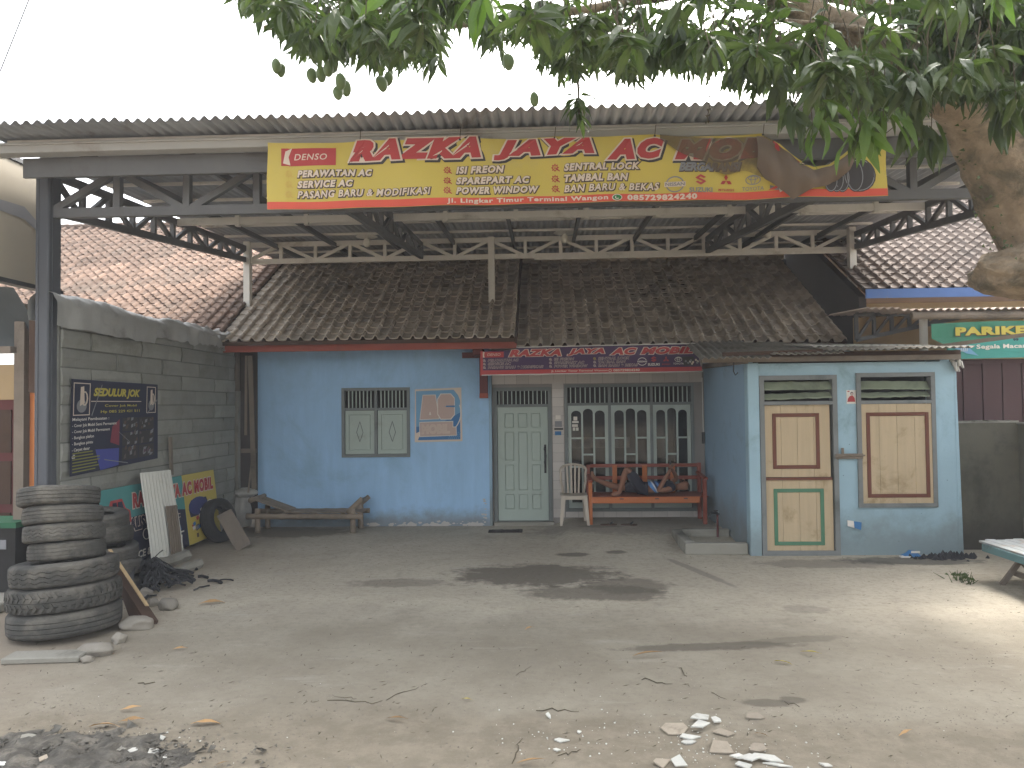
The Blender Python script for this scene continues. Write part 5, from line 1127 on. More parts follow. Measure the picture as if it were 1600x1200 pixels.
# sandals under the bench
for i, (px, lab) in enumerate(((951, 'left flat dark sandal on the porch floor under the orange bench'), (983, 'right flat dark sandal on the porch floor under the orange bench'))):
    p = pt(px, 821, z=.11); t = thing('sandal', lab, 'sandal', (p.x, p.y, .113), 'sandals under the bench')
    q = MB(); q.prism([(p.x + .13 * math.cos(a) * 1.0, p.y + .05 * math.sin(a) * (1.1 if math.cos(a) > 0 else .85), .113) for a in [k * .52 for k in range(12)]], (0, 0, .018)); q.build('sole', mWoodD, t)
    MB().tube([(p.x + .02, p.y - .045, .13), (p.x + .06, p.y, .165), (p.x + .02, p.y + .045, .13)], .01, 5).build('strap', mMetalDk, t)

# plastic chair
ch = thing('plastic_chair', 'dusty white plastic chair with slatted round back between the door and the orange bench', 'chair', (.46, 12.4, .11)); cx, cy, fz = .455, 12.35, .11
q = MB().grid(lambda a, b: (cx - .21 + .42 * a, cy - .20 + .42 * b, fz + .46 + .012 * (2 * a - 1) ** 2 - .01 * math.sin(b * 3)), 8, 8); o = q.build('seat', mPlast, ch, smooth=True); k = o.modifiers.new('t', 'SOLIDIFY'); k.thickness = .018
q = MB(); q.box((cx - .205, cy - .20, fz + .40), (cx + .205, cy - .185, fz + .455)); q.build('seat_apron', mPlast, ch, bevel=.004)
for sx in (-1, 1):
    MB().prism([(cx + sx * .135, cy - .2, fz + .44), (cx + sx * .205, cy - .2, fz + .44), (cx + sx * .235, cy - .24, fz + .0), (cx + sx * .195, cy - .24, fz)], (0, .035, 0)).build('leg', mPlast, ch)
    MB().prism([(cx + sx * .14, cy + .18, fz + .44), (cx + sx * .195, cy + .18, fz + .44), (cx + sx * .205, cy + .24, fz + .0), (cx + sx * .165, cy + .24, fz)], (0, .035, 0)).build('leg', mPlast, ch)
arc = []
for i in range(17):
    t = math.pi * i / 16; X_ = -math.cos(t); arc.append((cx + .215 * X_ * (1 if abs(X_) < .999 else .93), cy + .22 + .03 * math.sin(t), fz + .78 + .145 * math.sin(t) ** .6))
arc = [(cx - .165, cy + .19, fz + .46), (cx - .20, cy + .21, fz + .65)] + arc + [(cx + .20, cy + .21, fz + .65), (cx + .165, cy + .19, fz + .46)]
MB().tube(arc, .022, 6).build('back_frame', mPlast, ch, smooth=True)
for i in range(4):
    f = (i - 1.5) / 1.5; MB().bar((cx + f * .085, cy + .20, fz + .46), (cx + f * .10, cy + .245, fz + .915 - .012 * abs(f)), .030, .012, (0, 1, 0)).build('back_slat', mPlast, ch)

# orange bench
bn = thing('orange_bench', 'orange varnished wooden bench with railed back in the porch under the big window', 'bench', (1.6, 12.4, .11))
xa, xb = .70, 2.56; yf, yb = 12.20, 12.78; zs = .545
boxp('front_rail', (xa + .03, yf, zs - .10), (xb - .14, yf + .035, zs + .0), mBench, bn, .004); boxp('back_rail', (xa, yb, zs - .08), (xb, yb + .03, zs), mBenchR, bn, .003)
for i in range(8): boxp('seat_slat', (xa + .02, yf + .045 + i * .088, zs - .018), (xb, yf + .045 + i * .088 + .080, zs + .0), mBenchR, bn, .003)
for (x, y, z0, z1, mt) in ((xa - .02, yf - .005, .11, zs + .23, mBench), (xb - .09, yf - .005, .11, zs + .26, mBenchR), (xa - .02, yb - .01, .11, 1.01, mBenchR), (xb - .06, yb - .01, .11, 1.03, mBenchR)): boxp('leg', (x, y, z0), (x + .06, y + .06, z1), mt, bn, .004)
boxp('top_rail', (xa + .04, yb, .965), (xb - .06, yb + .035, 1.02), mBenchR, bn, .004); boxp('middle_rail', (xa + .04, yb, .76), (xb - .06, yb + .035, .82), mBenchR, bn, .004)
for f in (.24, .505, .75): boxp('back_post', (xa + (xb - xa) * f - .04, yb - .012, zs), (xa + (xb - xa) * f + .04, yb - .002, 1.0), mBench, bn, .004)
for i, (x, dz) in enumerate(((xa + .01, 0), (xb - .05, .03))): MB().bar((x, yf - .03, zs + .25 + dz), (x, yb + .02, zs + .30 + dz), .07, .035).build('armrest', mBenchR, bn, bevel=.006)
for x in (xa + .5, xa + 1.05, xa + 1.5): MB().box((x - .03, yf - .004, zs - .038), (x + .03, yf - .0005, zs - .022)).build('rail_slot', mMetalDk, bn)

# ================================================================ person lying on the bench
def skin(name, vs, es, mat, parent, sub=1, root=0):
    me = bpy.data.meshes.new(name); me.from_pydata([V(v[:3]) for v in vs], [(a, b) for a, b in es], []); o = bpy.data.objects.new(name, me); col.objects.link(o)
    sk = o.modifiers.new('s', 'SKIN'); sk.use_smooth_shade = True; ss = o.modifiers.new('d', 'SUBSURF'); ss.levels = ss.render_levels = sub
    lay = me.skin_vertices[0].data
    for i, v in enumerate(vs): lay[i].radius = (v[3], v[4] if len(v) > 4 else v[3])
    lay[root].use_root = True
    dg = bpy.context.evaluated_depsgraph_get(); dg.update(); nm = bpy.data.meshes.new_from_object(o.evaluated_get(dg)); bpy.data.objects.remove(o)
    nm.name = name; nm.materials.clear(); nm.materials.append(mat); off = wloc(parent) 
    for v in nm.vertices: v.co -= off
    q = bpy.data.objects.new(name, nm); col.objects.link(q); q.parent = parent; WL[q.name] = off; return q
pe = thing('person', 'person in dark shorts and blue shirt lying on the orange bench, one knee up', 'person', (1.6, 12.42, .55))
yc = 12.40
vs = [(1.56, yc, .665, .115, .09), (1.72, yc, .665, .105, .09), (1.88, yc, .675, .125, .10), (2.02, yc, .68, .10, .08), (2.085, yc, .675, .05), (2.15, yc, .68, .062), (2.22, yc, .70, .088, .082), (2.30, yc, .69, .075),
      (1.52, yc - .09, .67, .085), (1.40, yc - .10, .84, .075), (1.29, yc - .10, .985, .058), (1.25, yc - .10, .84, .055), (1.19, yc - .10, .65, .038), (1.17, yc - .10, .59, .036), (1.08, yc - .11, .575, .032), (1.03, yc - .11, .572, .022),
      (1.51, yc + .09, .67, .085), (1.34, yc + .12, .665, .072), (1.18, yc + .13, .665, .055), (1.04, yc + .12, .70, .055), (.86, yc + .10, .775, .036), (.80, yc + .10, .80, .036), (.765, yc + .10, .87, .032), (.755, yc + .10, .93, .022),
      (2.00, yc - .15, .68, .055), (1.90, yc - .19, .65, .045), (1.77, yc - .20, .635, .042), (1.86, yc - .18, .78, .040), (1.955, yc - .15, .93, .026), (1.975, yc - .14, .975, .028),
      (2.00, yc + .14, .69, .055), (2.06, yc + .17, .75, .045), (2.12, yc + .12, .80, .042), (2.07, yc + .06, .90, .034), (2.02, yc + .0, .965, .026), (2.01, yc - .02, 1.0, .027)]
es = [(0, 1), (1, 2), (2, 3), (3, 4), (4, 5), (5, 6), (6, 7), (0, 8), (8, 9), (9, 10), (10, 11), (11, 12), (12, 13), (13, 14), (14, 15), (0, 16), (16, 17), (17, 18), (18, 19), (19, 20), (20, 21), (21, 22), (22, 23),
      (3, 24), (24, 25), (25, 26), (26, 27), (27, 28), (28, 29), (3, 30), (30, 31), (31, 32), (32, 33), (33, 34), (34, 35)]
skin('body', vs, es, mSkin, pe, 2)
for (wx, wy, wz, dy) in ((1.975, yc - .14, .985, .05), (2.01, yc - .02, 1.005, -.04)):
    for k in range(5):
        b_ = V((wx - .02 + .012 * k, wy, wz)); L = (.05, .062, .066, .06, .035)[k]
        pts = [b_, b_ + V((.004, dy * .35, L * .45)), b_ + V((.018, dy * .8, L * .75)), b_ + V((.03, dy, L * .8))]
        MB().tube(pts, [.0095, .009, .0085, .006], 6).build('finger', mSkin, pe, smooth=True)
e = .012
skin('shorts', [(1.635, yc, .668, .128, .103), (1.52, yc - .085, .67, .10), (1.40, yc - .10, .84, .093), (1.315, yc - .10, .945, .085), (1.51, yc + .09, .67, .10), (1.34, yc + .12, .665, .09), (1.27, yc + .13, .665, .085)], [(0, 1), (1, 2), (2, 3), (0, 4), (4, 5), (5, 6)], mCloth, pe, 2)
def shirtmat():
    s = NT('blue_striped_shirt'); sp = s.n('ShaderNodeSeparateXYZ'); s.l(s.pos, sp.inputs[0]); t = s.math('ADD', sp.outputs[0], s.math('MULTIPLY', sp.outputs[2], .55))
    c = s.mix(s.step(t, 2.10, 2.11), (.10, .27, .58), (.02, .035, .09)); c = s.mix(s.math('MULTIPLY', s.step(t, 2.155, 2.16), s.step(t, 2.20, 2.195)), c, (.07, .18, .42))
    c = s.mix(s.math('MULTIPLY', s.step(t, 2.095, 2.10), s.step(t, 2.125, 2.12)), c, (.6, .6, .62)); c = s.mix(s.step(t, 2.27, 2.28), c, (.018, .02, .035)); s.l(c, s.b.inputs['Base Color']); s.b.inputs['Roughness'].default_value = .9
    s.bump(s.noise(s.pos, 18, 4), .6, .02); return s.m
skin('shirt', [(1.565, yc, .675, .130, .106), (1.74, yc, .678, .128, .106), (1.90, yc, .685, .137, .11), (2.02, yc, .685, .105, .085), (2.00, yc - .14, .69, .07), (1.93, yc - .18, .665, .06), (2.00, yc + .13, .69, .07), (2.05, yc + .165, .74, .06)], [(0, 1), (1, 2), (2, 3), (3, 4), (4, 5), (3, 6), (6, 7)], shirtmat(), pe, 2)
skin('hair', [(2.245, yc, .672, .089, .086), (2.31, yc, .675, .082)], [(0, 1)], mHair, pe, 2)
fc = MB(); fc.tube([(2.225, yc, .775), (2.20, yc, .812), (2.19, yc, .785)], [.009, .014, .010], 6); fc.tube([(2.165, yc - .022, .768), (2.163, yc, .775), (2.165, yc + .022, .768)], .007, 5)
fc.tube([(2.215, yc - .092, .70), (2.235, yc - .098, .705), (2.25, yc - .09, .70)], [.012, .018, .01], 6); fc.tube([(2.215, yc + .092, .70), (2.235, yc + .098, .705), (2.25, yc + .09, .70)], [.012, .018, .01], 6)
fc.build('face_features', mSkin, pe, smooth=True)
ec = MB(); [ec.lathe([(0, 0), (.010, .002), (.012, .006), (0, .008)], (2.235, yc + k * .033, .772), 8) for k in (-1, 1)]; ec.build('eyes', mHair, pe)
ph = MB().box((1.985, yc - .10, 1.03), (2.0, yc + .0, 1.095)); o = ph.build('mobile_phone', mMetalDk, bevel=.004); lab1(o, 'small dark mobile phone held up by the lying person', 'phone')

# ================================================================ low bench at the right
tb = thing('worn_bench_table', 'low worn blue and white painted plank bench at the right edge before the mossy wall', 'bench', (5.1, 8.2, 0))
zt = .42; c1, c2 = V((4.88, 8.92)), V((4.90, 6.9)); 
for i in range(5):
    x = 4.89 + i * .112; MB().box((x, 6.9, zt - .02 + R.uniform(-.003, .003)), (x + .104, 8.95 + R.uniform(-.03, .05) + i * .03, zt)).build('plank', mTable, tb, bevel=.003)
boxp('side_rail', (4.87, 6.9, zt - .10), (4.90, 8.85, zt - .022), mTableE, tb); boxp('side_rail', (5.42, 6.9, zt - .10), (5.45, 9.0, zt - .022), mTableE, tb)
for y in (8.6, 7.2):
    for (a, b) in (((4.93, y, .0), (5.25, y + .02, zt - .03)), ((5.38, y + .04, .0), (5.06, y + .06, zt - .03))): MB().bar(a, b, .05, .035, (0, 1, 0)).build('leg', mWood, tb)
MB().bar((5.15, 7.1, .09), (5.15, 8.75, .10), .05, .05).build('stretcher', mWood, tb)
bb = MB().box((5.6, 6.5, .45), (5.63, 9.3, .62)); o = bb.build('leaning_board', mWood); lab1(o, 'long brown board along the mossy wall behind the low bench', 'board')
wd_ = MB()
for i in range(26):
    p = V((4.62, 8.75, 0)) + V((R.gauss(0, .07), R.gauss(0, .10), 0)); wd_.tube([p, p + V((R.gauss(0, .05), R.gauss(0, .05), R.uniform(.03, .12)))], [.006, .002], 4); t = R.random() * 6.28
    wd_.add([p + V((0, 0, .05)), p + V((.05 * math.cos(t), .05 * math.sin(t), .08)), p + V((.07 * math.cos(t + .3), .07 * math.sin(t + .3), .05))], [(0, 1, 2)])
o = wd_.build('weed_clump', mLeaf); tag(o, 'small dark weed clump at the foot of the low bench leg', 'weeds', kind='stuff')
dk = MB()
for i in range(90):
    p = V((5.1, 10.1, .0)) + V((R.gauss(0, .22), R.gauss(0, .07), 0)); s_ = R.uniform(.02, .06); dk.add([p + V((-s_, 0, 0)), p + V((0, -s_, 0)), p + V((s_, 0, 0)), p + V((0, s_, 0)), p + V((R.gauss(0, .01), 0, s_ * R.uniform(.6, 1.5)))], [(0, 1, 4), (1, 2, 4), (2, 3, 4), (3, 0, 4)])
o = dk.build('dark_rubbish', mCable); tag(o, 'small heap of black rubbish at the foot of the kiosk wall', 'rubbish heap', kind='stuff')
# snack packets
for i, (P4, lab) in enumerate(((((1324, 813), (1346, 816), (1345, 828), (1325, 822)), 'blue and white snack packet stuck low on the kiosk wall'),)):
    cs = [pt(a, b, YK - .02 - .008 * k) for k, (a, b) in enumerate(P4)]; q = MB().prism(cs, (0, .012, 0)); o = q.build('snack_packet', pWhite); lab1(o, lab, 'packet')
    m_ = [cs[0].lerp(cs[1], .45), cs[1], cs[2], cs[3].lerp(cs[2], .5)]; MB().prism([v + V((0, -.006, 0)) for v in m_], (0, .003, 0)).build('packet_print', pBlueD, o)
p = pt(1430, 872, z=0); t = thing('snack_packet', 'blue and white packet lying on the ground below the kiosk hatch', 'packet', (p.x, p.y + .05, 0)); c = V((p.x, p.y + .05, 0))
MB().grid(lambda a, b: c + V((-.13 + .24 * a, -.03 + .11 * b, .012 + .075 * math.sin(a * 3.14) * math.sin(b * 3.14) ** .5 + .006 * math.sin(a * 20))), 14, 8).build('packet_body', pBlueD, t, smooth=True)
MB().box(c + V((-.17, -.05, .002)), c + V((-.05, .02, .02))).build('packet_flap', pWhite, t); MB().box(c + V((-.04, -.035, .06)), c + V((.07, -.03, .085))).build('packet_flap', pWhite, t)

# ================================================================ mango tree
tree = thing('mango_tree', 'old mango tree with thick leaning trunk at the right and fruit hanging over the canopy', 'tree', (4.6, 5.6, 0))
def limb(name, pts, rad, n=14, rough=.05, mat=mBark, seed=0):
    pts = [V(p) for p in pts]; P_, R_ = [], []
    for k in range(len(pts) - 1):
        p0, p1, p2, p3 = pts[max(k-1, 0)], pts[k], pts[k+1], pts[min(k+2, len(pts)-1)]; m_ = max(2, int((p2 - p1).length / (.045 if n > 20 else .09)))
        for i in range(m_):
            t = i / m_; P_.append(.5 * ((2*p1) + (p2-p0)*t + (2*p0-5*p1+4*p2-p3)*t*t + (-p0+3*p1-3*p2+p3)*t**3)); R_.append(rad[k] + (rad[k+1] - rad[k]) * t)
    P_.append(pts[-1]); R_.append(rad[-1]); mb = MB().tube(P_, R_, n)
    for i, v in enumerate(mb.v):
        q = noise.noise_vector(v * 2.2 + V((seed, 0, 0))) * rough * 1.6 + noise.noise_vector(v * 8) * rough * .5 + noise.noise_vector(V((v.x * 22, v.y * 22, v.z * 9))) * rough * .28; mb.v[i] = v + q * min(1.0, R_[min(len(R_)-1, i // n)] / .12)
    return mb.build(name, mat, tree, smooth=True)
T = lambda px, py, y: pt(px, py, y)
trunk_pts = [(5.2, 6.0, -.1), (5.05, 5.95, .9), (4.75, 5.85, 1.9), (4.15, 5.7, 2.65), T(1655, 395, 5.6), T(1612, 330, 5.55), T(1568, 260, 5.5), T(1545, 195, 5.45)]
limb('trunk', trunk_pts, [.46, .40, .38, .36, .33, .27, .25, .22], 56, .05)
# swollen old scar at the underside of the trunk
bm = bmesh.new(); bmesh.ops.create_icosphere(bm, subdivisions=5, radius=1)
kc = T(1630, 424, 5.5)
for v in bm.verts:
    q = noise.noise_vector(v.co * 1.6) * .14 + noise.noise_vector(v.co * 4.5) * .08 + noise.noise_vector(v.co * 11) * .035; v.co = V(((v.co.x + q.x) * .46, (v.co.y + q.y) * .34, (v.co.z + q.z) * .20)) + kc - V((4.6, 5.6, 0))
me = bpy.data.meshes.new('trunk_burl'); bm.to_mesh(me); bm.free(); me.materials.append(mBark); me.polygons.foreach_set('use_smooth', [True] * len(me.polygons)); o = bpy.data.objects.new('trunk_burl', me); col.objects.link(o); o.parent = tree
limb('branch', [T(1560, 270, 5.5), T(1528, 230, 5.45), T(1500, 180, 5.35), T(1450, 125, 5.2), T(1400, 95, 5.1), T(1330, 50, 5.0), T(1270, 22, 4.95), T(1180, -25, 4.9), (.9, 4.9, 5.05), (-.4, 4.9, 5.25), (-1.8, 5.1, 5.4)], [.18, .15, .135, .13, .14, .10, .085, .075, .055, .04, .02], 16, .03, seed=3)
limb('branch', [T(1552, 250, 5.48), T(1560, 185, 5.5), T(1590, 110, 5.6), T(1640, 20, 5.7), (4.4, 6.0, 5.9)], [.16, .15, .14, .12, .06], 14, .03, seed=5)
limb('branch', [T(1440, 130, 5.2), T(1460, 60, 5.0), T(1430, -20, 4.9), (2.6, 4.6, 5.8)], [.08, .075, .06, .03], 12, .02, seed=6)
limb('branch', [T(1528, 205, 5.42), T(1514, 180, 5.38), T(1520, 165, 5.36), T(1535, 140, 5.3)], [.06, .05, .045, .04], 10, .02, seed=7)
limb('branch', [T(1400, 52, 5.0), T(1300, 40, 4.8), T(1200, 30, 4.7)], [.03, .02, .01], 8, .01, seed=8)
brs = [[(2.4, 5.0, 4.75), (1.4, 5.4, 4.95), (.2, 5.8, 5.0), (-1.0, 6.0, 5.0)], [(2.4, 5.0, 4.75), (1.6, 4.4, 4.9), (.6, 4.2, 4.95), (-.5, 4.2, 4.95), (-1.5, 4.5, 5.0)], [(.9, 4.9, 5.05), (-.2, 5.3, 5.0), (-1.3, 5.6, 4.95), (-2.1, 5.7, 4.9)], [(3.2, 5.4, 4.5), (2.6, 6.2, 5.2), (1.0, 6.6, 5.8)], [(3.4, 5.5, 4.9), (4.6, 5.2, 5.2), (5.6, 5.4, 5.4)]]
for i, b in enumerate(brs): limb('branch', b, [.06, .045, .03, .022, .012][:len(b)], 8, .01, seed=10 + i)

def leaf_mb(k):
    rr = random.Random(k); n = 5; b = MB(); dr = rr.uniform(.1, .5); wv = rr.uniform(0, .03); tw = rr.uniform(-.5, .5)
    W_ = [.012, .085, .12, .105, .06, .004]
    for i in range(n + 1):
        t = i / n; a = dr * t; c = V((math.cos(a) * t, 0, -math.sin(a) * t)); wd = W_[i]; ro = tw * t; s_ = V((0, math.cos(ro), math.sin(ro)))
        up = V((0, 0, 1)); f_ = .35 * wd; b.v += [c - s_ * wd + up * (f_ + wv * math.sin(i * 2.1)), c, c + s_ * wd + up * (f_ - wv * math.sin(i * 1.7))]
    for i in range(n):
        k_ = i * 3; b.f += [(k_, k_+1, k_+4, k_+3), (k_+1, k_+2, k_+5, k_+4)]; b.mi += [0, 0]
    return b
leaf_v = [leaf_mb(k) for k in range(6)]; leaf_m = {}
for mat in (mLeaf, mLeafB):
    L_ = []
    for q in leaf_v:
        me = q.mesh('leaf'); me.materials.append(mat); L_.append(me)
    leaf_m[mat.name] = L_
low = [(380, 40), (410, 62), (432, 78), (470, 105), (520, 112), (580, 118), (640, 128), (675, 120), (695, 70), (725, 48), (750, 75), (775, 108), (800, 90), (840, 112), (880, 140), (905, 150), (940, 118), (980, 142), (1010, 140), (1050, 132), (1095, 125), (1130, 150), (1165, 155), (1200, 158), (1260, 170), (1330, 185), (1400, 190), (1450, 200), (1500, 165), (1560, 190), (1610, 200)]
def lowy(px):
    if px <= low[0][0]: return low[0][1]
    for (a, ya_), (b, yb_) in zip(low, low[1:]):
        if a <= px <= b: return ya_ + (yb_ - ya_) * (px - a) / (b - a)
    return 200
leaves = []                                                   # (matrix, variant, hero score, bright)
twigs = MB()
def whorl(p, n, L, droop, bright=0, spread=1.0, twig=True):
    ph_ = R.random() * 6.28
    for i in range(n):
        az = ph_ + i * 2.399 + R.gauss(0, .2); el = -droop + R.gauss(0, .22) + (.25 if i % 3 == 0 else 0); ll = L * R.uniform(.7, 1.12)
        d = V((math.cos(az) * math.cos(el) * spread, math.sin(az) * math.cos(el) * spread, math.sin(el))).normalized(); s_ = d.cross(V((0, 0, 1)))
        if s_.length < .01: s_ = V((1, 0, 0))
        s_.normalize(); u_ = s_.cross(d).normalized(); ro = R.gauss(0, .5); s2 = s_ * math.cos(ro) + u_ * math.sin(ro); u2 = s2.cross(d)
        mt = Matrix((d, -s2, u2)).transposed().to_4x4() @ Matrix.Diagonal((ll, ll, ll, 1)); mt.translation = p + V((R.gauss(0, .02), R.gauss(0, .02), R.uniform(0, .07)))
        leaves.append((mt, R.randrange(6), bright))
    if twig:
        up = V((R.gauss(0, .06), R.gauss(0, .06), R.uniform(.15, .3))); twigs.tube([p - V((0, 0, .01)), p + up * .5, p + up], [.002, .003, .0035], 4, cap=False)
def add_random(n, y0, y1, L0, f):
    k = 0
    while k < n:
        px = R.uniform(372, 1640); Y = R.uniform(y0, y1); L = L0 * R.uniform(.62, 1.12); lpx = L / Y * F_PX; by = lowy(px) - lpx * .75 - abs(R.gauss(0, 60)) * R.random() * 1.8 + 26 * noise.noise(V((px * .03, Y * .8, 1))) - 8
        if px < 430 and R.random() < .6: continue
        if by < -60: continue
        p = pt(px, by, Y); whorl(p, R.randint(8, 13), L, R.uniform(.15, 1.1), 0, R.uniform(.9, 1.3)); k += 1
add_random(600, 4.4, 6.7, .185, True)
add_random(110, 3.6, 4.4, .21, True)
for k in range(950):                                           # unseen crown above the frame, extended toward the camera to shade the foreground
    p = V((R.uniform(-3.2, 8.5), R.uniform(.2, 7.2), 0)); p.z = 5.0 + max(0, p.y - 3.6) * .12 + abs(R.gauss(0, .55)) + .3; whorl(p, 10, .21, R.uniform(.3, 1.0))
# low bright sprays near the camera
for (px, py, Y, n, L, dr, br) in ((1290, 165, 4.3, 10, .26, .75, 1), (1345, 205, 4.2, 11, .27, .9, 1), (1330, 150, 4.4, 10, .25, .6, 1), (1240, 170, 4.4, 8, .24, .9, 0), (1380, 180, 4.3, 10, .28, 1.1, 1), (1290, 125, 4.4, 10, .26, .6, 0), (1425, 190, 4.5, 10, .27, 1.25, 0), (1455, 210, 4.5, 8, .26, 1.3, 0),
     (1400, 130, 4.5, 10, .26, .9, 0), (1225, 120, 4.5, 10, .26, .9, 0), (1270, 205, 4.25, 7, .22, 1.15, 1), (1560, 175, 4.4, 9, .27, 1.2, 0), (1590, 150, 4.3, 9, .25, 1.1, 0), (1500, 20, 3.9, 7, .22, 1.1, 1), (1560, -20, 3.8, 7, .22, 1.2, 1),
     (900, 165, 5.2, 9, .20, .5, 0), (905, 178, 5.3, 8, .19, .8, 0), (545, 5, 4.0, 9, .24, .9, 1), (620, 0, 3.9, 9, .26, 1.0, 1), (700, -10, 4.0, 9, .25, 1.0, 0), (760, -5, 3.9, 8, .25, .9, 1), (860, 20, 4.2, 9, .24, 1.0, 0), (1010, 60, 4.4, 10, .26, 1.2, 0), (1060, 40, 4.3, 9, .26, 1.2, 0), (980, 90, 4.5, 8, .27, 1.35, 0), (1170, 60, 4.4, 9, .26, 1.1, 0), (470, 70, 5, 6, .18, .4, 0), (680, 100, 5.0, 9, .17, .8, 0)):
    whorl(pt(px, py, Y), n, L, dr, br)
for k in range(70): whorl(pt(R.uniform(1400, 1640), R.uniform(-40, 130), R.uniform(4.1, 5.0)), 10, R.uniform(.18, .25), R.uniform(.6, 1.2))
hb = MB(); hb.tube([pt(905, 90, 5.3), pt(903, 130, 5.3), pt(905, 178, 5.25)], [.012, .009, .006], 5); hb.tube([pt(1215, 60, 4.7), pt(1270, 95, 4.5), pt(1330, 140, 4.35), pt(1365, 175, 4.25)], [.02, .016, .01, .006], 6); hb.tube([pt(1270, 95, 4.5), pt(1250, 140, 4.4), pt(1235, 175, 4.4)], [.012, .008, .005], 5)
for v_, f_ in ((twigs, 0),): hb.add(v_.v, v_.f)
q = hb.build('twigs', mTwig, tree); q['kind'] = 'stuff'
def inframe(mt):
    c = mt @ V((.5, 0, 0)); x, y = proj(c); return 0 < x < 1600 and -5 < y
sc_l = sorted(range(len(leaves)), key=lambda i: (not inframe(leaves[i][0]), (leaves[i][0].translation - CAM).length / leaves[i][0].col[0].length))
hero = set(sc_l[:300]); off = wloc(tree); vs, fs, tn = [], [], []; vs2, fs2, tn2 = [], [], []
for i, (mt, k, br) in enumerate(leaves):
    if i in hero:
        o = bpy.data.objects.new('leaf', leaf_m[(mLeafB if br else mLeaf).name][k]); col.objects.link(o); o.parent = tree; m2 = mt.copy(); m2.translation -= off; o.matrix_local = m2
    else:
        b = len(vs); tv = R.random() - .3
        for q in leaf_v[k].v: vs.append(mt @ q - off); tn.append(tv + br * .6)
        fs += [tuple(a + b for a in f_) for f_ in leaf_v[k].f]
me = bpy.data.meshes.new('foliage'); me.from_pydata(vs, [], fs); me.materials.append(mLeaf); at = me.attributes.new('tint', 'FLOAT', 'POINT'); at.data.foreach_set('value', tn)
o = bpy.data.objects.new('foliage', me); col.objects.link(o); o.parent = tree; o['kind'] = 'stuff'
# fruit
fb = bmesh.new(); bmesh.ops.create_uvsphere(fb, u_segments=14, v_segments=10, radius=1)
for v in fb.verts: v.co = V((v.co.x * .036 * (1 + .12 * v.co.z) + .006 * v.co.z ** 2, v.co.y * .032, v.co.z * .052))
fme = bpy.data.meshes.new('mango'); fb.to_mesh(fme); fb.free(); fme.materials.append(mMango); fme.polygons.foreach_set('use_smooth', [True] * len(fme.polygons))
for px, py, L in ((383, 13, .3), (432, 103, .5), (439, 110, .5), (487, 118, .2), (492, 88, .15), (502, 116, .15), (513, 108, .15), (521, 104, .15), (528, 145, .2), (541, 138, .2), (532, 127, .2), (597, 131, .2), (607, 123, .2), (772, 46, .2), (835, 155, .5), (795, 97, .2), (653, 50, .2)):
    p = pt(px, py, 5.0 + R.uniform(-.2, .2)); o = bpy.data.objects.new('mango', fme); col.objects.link(o); o.parent = tree; o.location = p - off; s_ = R.uniform(.9, 1.1); o.scale = (s_, s_, s_); o.rotation_euler = (R.gauss(0, .15), R.gauss(0, .2), R.random() * 6); 
    q = MB().tube([(0, 0, .048), (R.gauss(0, .01), 0, L * .5), (R.gauss(0, .02), 0, L)], .0025, 4); me = q.mesh('stalk'); me.materials.append(mTwig); k = bpy.data.objects.new('stalk', me); col.objects.link(k); k.parent = o
vn = MB(); pts = [pt(1107 + 2 * math.sin(i), 80 + i * 10, 5.6) for i in range(12)]; vn.tube(pts, .003, 4)
for p_ in pts[::1]: vn.add([p_, p_ + V((.018, 0, .01)), p_ + V((.01, 0, -.015))], [(0, 1, 2)]); vn.add([p_, p_ + V((-.018, 0, .0)), p_ + V((-.01, 0, -.02))], [(0, 1, 2)])
vn.build('hanging_creeper', mTwig, tree)
# moss and small plants on the trunk
ms = MB()
for i in range(70):
    f = R.random(); a, b = V(T(1655, 440, 5.3)), V(T(1500, 160, 5.2)); c = a.lerp(b, f) + V((-.20 + f * .12 + R.gauss(0, .03), R.uniform(-.05, .25), R.gauss(0, .05))); t = R.random() * 6.28; s_ = R.uniform(.01, .035)
    ms.add([c, c + V((s_ * math.cos(t), -s_ * .4, s_ * math.sin(t))), c + V((s_ * math.cos(t + .8), -s_ * .3, s_ * math.sin(t + .8)))], [(0, 1, 2)])

q = ms.build('moss_sprigs', mLeaf, tree); q['kind'] = 'stuff'
# overhead wire
wr = MB().tube([pt(-160, 500, 6.5), pt(0, 112, 6.6), pt(45, 0, 6.7), pt(130, -220, 6.8)], .006, 5); o = wr.build('overhead_wire', mSteelD); lab1(o, 'thin twisted wire crossing the sky at the upper left corner', 'wire')

# ================================================================ litter on the ground
def frag(px, py, Lp, Wp, ang, mat, seed, tilt=0, thick=.008, lift=0):
    rr = random.Random(seed); p = pt(px, py, z=0); sc_ = p.y / F_PX; a = Lp * sc_ / 2; b = Wp * sc_ / 2 * 2.3; n = rr.choice([4, 4, 5, 6]); P_ = []
    for k in range(n):
        t = 6.2832 * k / n + rr.uniform(-.4, .4); r_ = rr.uniform(.7, 1.25); P_.append((a * r_ * math.cos(t), b * r_ * math.sin(t), 0))
    m_ = MB().prism(P_, (0, 0, thick)); me = m_.mesh('fragment'); bm = bmesh.new(); bm.from_mesh(me); bmesh.ops.recalc_face_normals(bm, faces=bm.faces); bm.to_mesh(me); bm.free(); me.materials.append(mat)
    o = bpy.data.objects.new('fragment', me); col.objects.link(o); o.location = (p.x, p.y, .004 + lift + abs(tilt) * b * .8); o.rotation_euler = (tilt, tilt * .4, ang); return o
